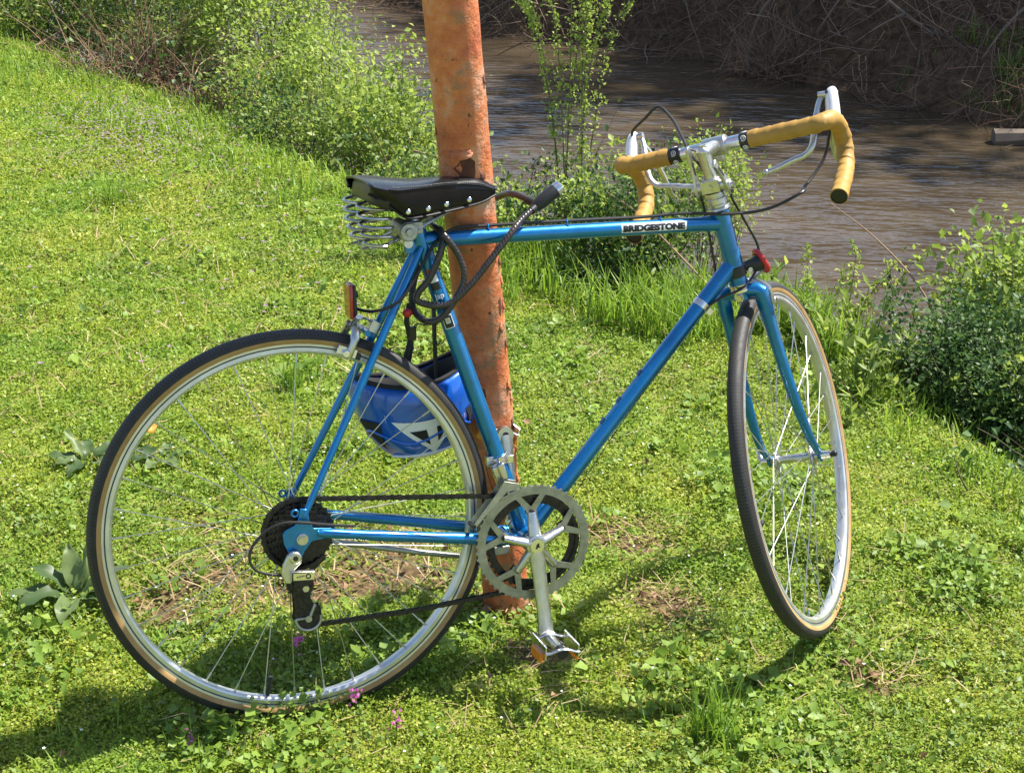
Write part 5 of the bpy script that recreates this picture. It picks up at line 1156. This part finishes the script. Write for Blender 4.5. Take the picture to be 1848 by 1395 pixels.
for i, (z, dg_, w_, h_) in enumerate(((.56, 22, .02, .03), (.50, -8, .012, .02), (.44, 40, .024, .05), (.66, 58, .010, .03), (.33, 30, .02, .03), (.25, -30, .03, .04))): pole_patch(z, dg_, w_, h_, .0003, 'bare_patch', M['rust'] if i % 2 else pm, .45, .0, 60 + i)

# ================================================================== CABLE LOCK
LK = tag(empty('cable_lock', None, B2W((.35, .06, .34))), 'dark braided cable lock looped round the orange pole and seat tube', 'bike lock'); lo_ = LK.location.copy()
def W(pts): return [B2W(p) - lo_ for p in pts]
lp = [(.452, .008, .519), (.4231, .05, .5344), (.405, .098, .524), (.355, .122, .512), (.295, .098, .502), (.268, .035, .498), (.2745, -.026, .484), (.300, -.032, .442), (.304, -.032, .40), (.2677, -.030, .347), (.2416, -.012, .3377), (.2283, .02, .3565), (.236, .034, .40), (.258, .03, .455), (.274, -.002, .490), (.2715, -.029, .465), (.249, -.027, .4138), (.228, -.022, .388), (.2305, -.022, .372), (.2735, -.031, .3655), (.3153, -.036, .3964), (.3846, -.03, .4695), (.418, -.012, .497), (.452, .004, .517)]
MB().tube(catmull(W(lp), 10), .0058, 12).build('cable', M['lock'], LK)
h0, h1 = B2W((.444, .005, .512)) - lo_, B2W((.497, .006, .5475)) - lo_
MB().tube([h0, h0.lerp(h1, .12), h0.lerp(h1, .35), h0.lerp(h1, .78), h0.lerp(h1, .80)], [.0075, .0105, .0125, .0125, .0122], 20).build('lock_head', M['black'], LK)
MB().tube([h0.lerp(h1, .80), h0.lerp(h1, .97), h1], [.0122, .0115, .0085], 20).build('lock_cylinder', M['chrome'], LK)
for k, i in enumerate((0, len(lp) - 1)): a_, c_ = Vector(lp[i]), Vector(lp[1 if k == 0 else -2]); MB().cyl(*W([a_, a_.lerp(c_, .4)]), .0072, seg=12).build('ferrule', M['black'], LK)

# ================================================================== HELMET (upside down, hung by its straps)
hc = Vector((.250, .124, .188)); HM = tag(empty('helmet', None, B2W(hc)), 'blue and white bicycle helmet hanging upside down behind the rear wheel', 'helmet'); ho = HM.location.copy()
HR = Matrix.Rotation(math.radians(-7), 3, 'Y') @ Matrix.Rotation(math.radians(-3), 3, 'X')
def hs_(ph, th, k=1.0):
    """helmet surface: ph round the opening, th up from the crown (degrees)"""
    p, t = math.radians(ph), math.radians(th); x_ = .114 * math.cos(p); y_ = .088 * math.sin(p)
    sq = math.sin(min(t, PI / 2)) ** .95 if t < PI / 2 else 1.0 - .06 * (t - PI / 2)
    rim = .015 * math.cos(2 * p) * sstep(.6, 1.5, t)
    return (BM.to_3x3() @ (HR @ Vector((x_ * sq * k, y_ * sq * k, (-.124 * math.cos(t) + rim) * (k if t < 1.5 else 1) - .0))))
def hpatch(tri, lift, name, m, n_=6):
    mb = MB(); id_ = {}
    for i in range(n_ + 1):
        for j in range(n_ + 1 - i):
            a_, b_ = i / n_, j / n_; c_ = 1 - a_ - b_; ph = tri[0][0] * c_ + tri[1][0] * a_ + tri[2][0] * b_; th = tri[0][1] * c_ + tri[1][1] * a_ + tri[2][1] * b_; id_[i, j] = len(mb.v); mb.v.append(hs_(ph, th, 1 + lift))
    for i in range(n_):
        for j in range(n_ - i):
            mb.face((id_[i, j], id_[i + 1, j], id_[i, j + 1]))
            if i + j < n_ - 1: mb.face((id_[i + 1, j], id_[i + 1, j + 1], id_[i, j + 1]))
    return mb.build(name, m, HM, angle=80)
mb = MB(); np_, nt_ = 48, 18; ths = np.linspace(2, 106, nt_)
for th in ths:
    for k in range(np_):
        ph = 360 * k / np_; bul = 1 + .018 * math.cos(math.radians(ph * 6)) * math.sin(math.radians(min(th, 90)) * 2) ** 2 + (.03 if 84 < th < 100 else 0); mb.v.append(hs_(ph, th, bul))
for i in range(nt_ - 1):
    mb.mat(1 if ths[i] < 26 else 0)
    for k in range(np_): k2 = (k + 1) % np_; mb.face((i * np_ + k, i * np_ + k2, (i + 1) * np_ + k2, (i + 1) * np_ + k))
so_ = mb.build('shell', [M['helmet_blue'], M['helmet_white']], HM, angle=60); sm = so_.modifiers.new('thick', 'SOLIDIFY'); sm.thickness = .004; sm.offset = -1
mb = MB(); ths = np.linspace(3, 104, 14)
for th in ths:
    for k in range(np_): ph = 360 * k / np_; mb.v.append(hs_(ph, th, .93 - .17 * math.sin(math.radians(min(th, 90) * .9)) * (1 if th < 98 else .55)))
for i in range(len(ths) - 1):
    for k in range(np_): k2 = (k + 1) % np_; mb.face((i * np_ + k, i * np_ + k2, (i + 1) * np_ + k2, (i + 1) * np_ + k))
mb.build('liner', M['foam'], HM)
mb = MB(); mb.tube([hs_(360 * k / 40, 107, .97) for k in range(40)], .0045, 8, closed=True); mb.build('rim_edge', M['foam'], HM)
mb = MB(); mb.tube([hs_(360 * k / 40, 31, 1.012) for k in range(40)], .0035, 8, closed=True, flat=(1, .8)); mb.build('white_trim', M['helmet_white'], HM)
mb = MB(); mb.tube([hs_(360 * k / 40, 58 + 6 * math.sin(math.radians(360 * k / 40 * 4)), 1.008) for k in range(40)], .003, 8, closed=True); mb.build('blue_ridge', M['helmet_blue'], HM)
f0 = -96
hpatch(((f0 - 30, 77), (f0 + 32, 79), (f0 + 12, 28)), .014, 'white_panel', M['helmet_white'], 10)
hpatch(((f0 - 15, 68), (f0 + 1, 69), (f0 + 4, 47)), .022, 'vent', M['foam'], 5); hpatch(((f0 + 11, 70), (f0 + 23, 71), (f0 + 13, 49)), .022, 'vent', M['foam'], 5)  # black patches on the shell stand in for shade inside the vent holes
for dp in (-62, 66, 110, 150, 200, 245): hpatch(((f0 + dp - 20, 72), (f0 + dp + 20, 74), (f0 + dp + 6, 44)), .014, 'vent', M['foam'], 6)
def strap(pts, w_=.008, name='strap', m='strap'):
    P = catmull([B2W(p) - ho for p in pts], 8); return MB().tube(P, w_, 8, flat=(.8, .16)).build(name, M[m], HM)
strap([(.300, .10, .165), (.284, .088, .20), (.274, .058, .28), (.2701, .040, .343), (.268, .030, .375)], .0085); strap([(.230, .085, .19), (.222, .062, .235), (.224, .03, .29), (.216, .018, .335), (.222, .016, .365)], .006)
strap([(.226, .03, .318), (.235, .022, .327), (.250, .02, .325), (.262, .02, .330), (.268, .03, .345)], .006); strap([(.224, .03, .30), (.212, .022, .27), (.205, .035, .235), (.212, .06, .215)], .006)
MB().box(B2W((.226, .022, .312)) - ho, (.013, .007, .024)).build('buckle', M['black'], HM, bevel=.001); MB().ell(B2W((.216, .010, .350)) - ho, (.009, .006, .008)).build('strap_toggle', M['red_light'], HM)
strap([(.19, .10, .20), (.178, .075, .205), (.170, .085, .19)], .010, 'fit_band', 'strap')
MB().tube(catmull([B2W(p) - ho for p in ((.155, .115, .175), (.165, .082, .198), (.190, .066, .206), (.205, .072, .198))], 6), .009, 8, flat=(.9, .25)).build('cradle', M['alloy_dull'], HM)

# ================================================================== SMALL PLANTS AND LITTER ON THE LAWN
DK = leafmat('dock_leaf', [(0, (.045, .08, .025)), (.5, (.085, .135, .042)), (1, (.15, .2, .07))], .3, .45)
OR = mat('orange_leaf', (.55, .24, .03), .6); PK = leafmat('magenta_petal', [(0, (.45, .07, .30)), (1, (.70, .20, .52))], .3); LV = leafmat('lavender_petal', [(0, (.22, .13, .20)), (1, (.42, .30, .38))], .3); WH = leafmat('white_petal', [(0, (.6, .62, .62)), (1, (.85, .85, .85))], .2)
def big_leaf(root, base, az, el, L, wd, droop, tw=0.0):
    nl, nw = 9, 4; V = []; az_ = np.array([math.cos(az), math.sin(az)]); e = el; p = np.array([base[0], base[1], base[2]], float); side = np.array([-az_[1], az_[0], 0]); ph = random.uniform(0, 6)
    for i in range(nl):
        t = i / (nl - 1); w_ = wd * math.sin(PI * min(1, t * .92 + .06)) ** .8 * (1 if t > .18 else .25 + t * 4); up = np.array([-az_[0] * math.sin(e), -az_[1] * math.sin(e), math.cos(e)])
        for j in range(nw + 1): q = (j / nw - .5) * 2; V.append(p + side * w_ * q + up * (.35 * abs(q) * w_ + .005 * math.sin(t * 14 + ph + q * 2) * abs(q)))
        p = p + np.array([az_[0] * math.cos(e), az_[1] * math.cos(e), math.sin(e)]) * L / (nl - 1); e -= droop / (nl - 1)
    F = [(i * (nw + 1) + j, (i + 1) * (nw + 1) + j, (i + 1) * (nw + 1) + j + 1, i * (nw + 1) + j + 1) for i in range(nl - 1) for j in range(nw)]
    r_ = random.random(); return arr_obj('leaf', V, F, DK, root, smooth=True, attrs={'rnd': np.clip(np.full(len(V), r_) + rng.normal(0, .06, len(V)), 0, 1)})
def dock(label, x, y, spec):
    r_ = plant_root('broadleaf_weed', label, 'weed', (x, y, gz(x, y)), 'broad leaved weeds in the lawn')
    for az, el, L, wd, dr in spec: big_leaf(r_, (.012 * math.cos(az), .012 * math.sin(az), .012), az, el, L * .82, wd * .85, dr)
dock('large broad leaved weed with drooping grey green leaves beside the rear tyre', -.36, .50, [(2.6, .95, .13, .022, 1.0), (1.7, 1.3, .12, .024, .5), (3.5, .6, .14, .026, 1.1), (.3, .8, .13, .023, 1.2), (-.6, .7, .12, .026, 1.2), (4.4, .5, .13, .027, 1.0), (5.4, .55, .12, .025, 1.1), (1.0, 1.0, .13, .02, .9), (2.1, .6, .11, .02, .8), (3.0, .3, .15, .024, .5), (.8, 1.35, .14, .008, .3)])
dock('smaller broad leaved weed with curled dry leaves further up the lawn', -.30, 1.10, [(2.2, .9, .11, .012, .4), (2.8, .3, .11, .02, .4), (.6, .5, .10, .02, .8), (4.2, .4, .11, .02, .7), (5.4, .4, .11, .022, .8), (3.4, .5, .09, .02, .9), (1.5, .6, .09, .018, .8)])
dock('low rosette of dark leaves under the rear wheel rim', -.14, 1.06, [(a_ * 1.05, .35, .075, .018, .6) for a_ in range(6)])
o = big_leaf(None, (-.145, 1.16, gz(-.145, 1.16) + .035), 1.9, 1.0, .042, .017, 1.4); o.data.materials.clear(); o.data.materials.append(OR); o.name = 'fallen_leaf'; tag(o, 'curled orange fallen leaf on the grass seen through the rear wheel', 'leaf')
o = big_leaf(None, (.985, -.17, gz(.985, -.17) + .03), .4, .4, .035, .008, 2.6); o.data.materials.clear(); o.data.materials.append(G4); o.name = 'fallen_leaf'; tag(o, 'small pale curled dry leaf on the lawn below the front wheel', 'leaf')
for x, y, h_, n_, label in ((.01, .135, .07, 34, 'magenta flower spike seen through the bottom of the rear wheel'), (.075, -.035, .05, 26, 'magenta flowers right at the foot of the rear tyre'), (-.21, -.05, .03, 12, 'small pink flower at the lower left of the rear wheel'), (.125, -.125, .045, 14, 'faint pink flower stalk nearest the viewer below the rear tyre')):
    r_ = plant_root('pink_flower', label, 'flower', (x, y, gz(x, y)), 'pink flowers around the rear wheel'); MB().tube([(0, 0, 0), (.003, .002, h_ * .5), (.002, 0, h_)], .0011, 6).build('stem', M['stem'] if 'stem' in M else G2, r_)
    P = rng.normal(0, 1, (n_, 3)) * [.005, .005, .011] + [0, 0, h_]; L = rng.uniform(.005, .010, n_); tag(PlantSum().add(leaves(P, rng.normal(0, 1, (n_, 3)) + [0, 0, .4], rng.normal(0, 1, (n_, 3)), L, L * .4), rng.random(n_)).obj('petals', [PK], r_), kind='stuff')
for x, y, R_, n_, L_, label in ((.235, 1.42, .035, 70, .12, 'dark tuft of grass seen through the top of the rear wheel'), (.66, -.26, .05, 80, .13, 'thin grass tuft at the bottom of the lawn in front of the front wheel'), (-.05, 3.3, .07, 90, .16, 'coarse grass tuft on the upper left lawn')):
    r_ = plant_root('grass_tuft', label, 'grass tuft', (x, y, gz(x, y)), 'grass tufts'); S = rng.normal(0, R_ * .5, (n_, 3)) * [1, 1, 0]; o = PlantSum().add(blades(S, rng.uniform(0, 2 * PI, n_), rng.uniform(.5, 1, n_) * L_, rng.uniform(.0012, .0022, n_), rng.normal(.25, .2, n_), rng.normal(.3, .3, n_)), rng.random(n_) * .5).obj('blades', [G3], r_); tag(o, kind='stuff')
def petals(n_, cx, cy, sx, sy, m, name, L_, hz):
    x = rng.normal(cx, sx, n_); y = rng.normal(cy, sy, n_); k = sdist(x, y, EDGE) < -.02; x, y = x[k], y[k]; i = np.repeat(np.arange(len(x)), 5); P = np.stack([x, y, height(x, y) + rng.uniform(*hz, len(x))], -1)[i]; A = np.tile(np.arange(5) * 2 * PI / 5, len(x)); L = rng.uniform(*L_, len(i))
    return PlantSum().add(leaves(P, np.stack([np.cos(A), np.sin(A), np.full(len(A), .35)], -1), np.tile([0, 0, 1.], (len(i), 1)), L, L * .42), rng.random(len(i))), name, m
ps, _, _ = petals(420, .6, .9, .8, 1.2, WH, '', (.0022, .0042), (.03, .05)); tag(ps.obj('tiny_white_flowers', [WH]), kind='stuff')
ps, _, _ = petals(800, .08, 4.3, .2, .42, LV, '', (.004, .009), (.03, .11)); tag(ps.obj('lavender_flower_patch', [LV]), kind='stuff')
ps, _, _ = petals(120, .55, 2.6, .4, .6, LV, '', (.006, .011), (.04, .09)); tag(ps.obj('lavender_flowers', [LV]), kind='stuff')
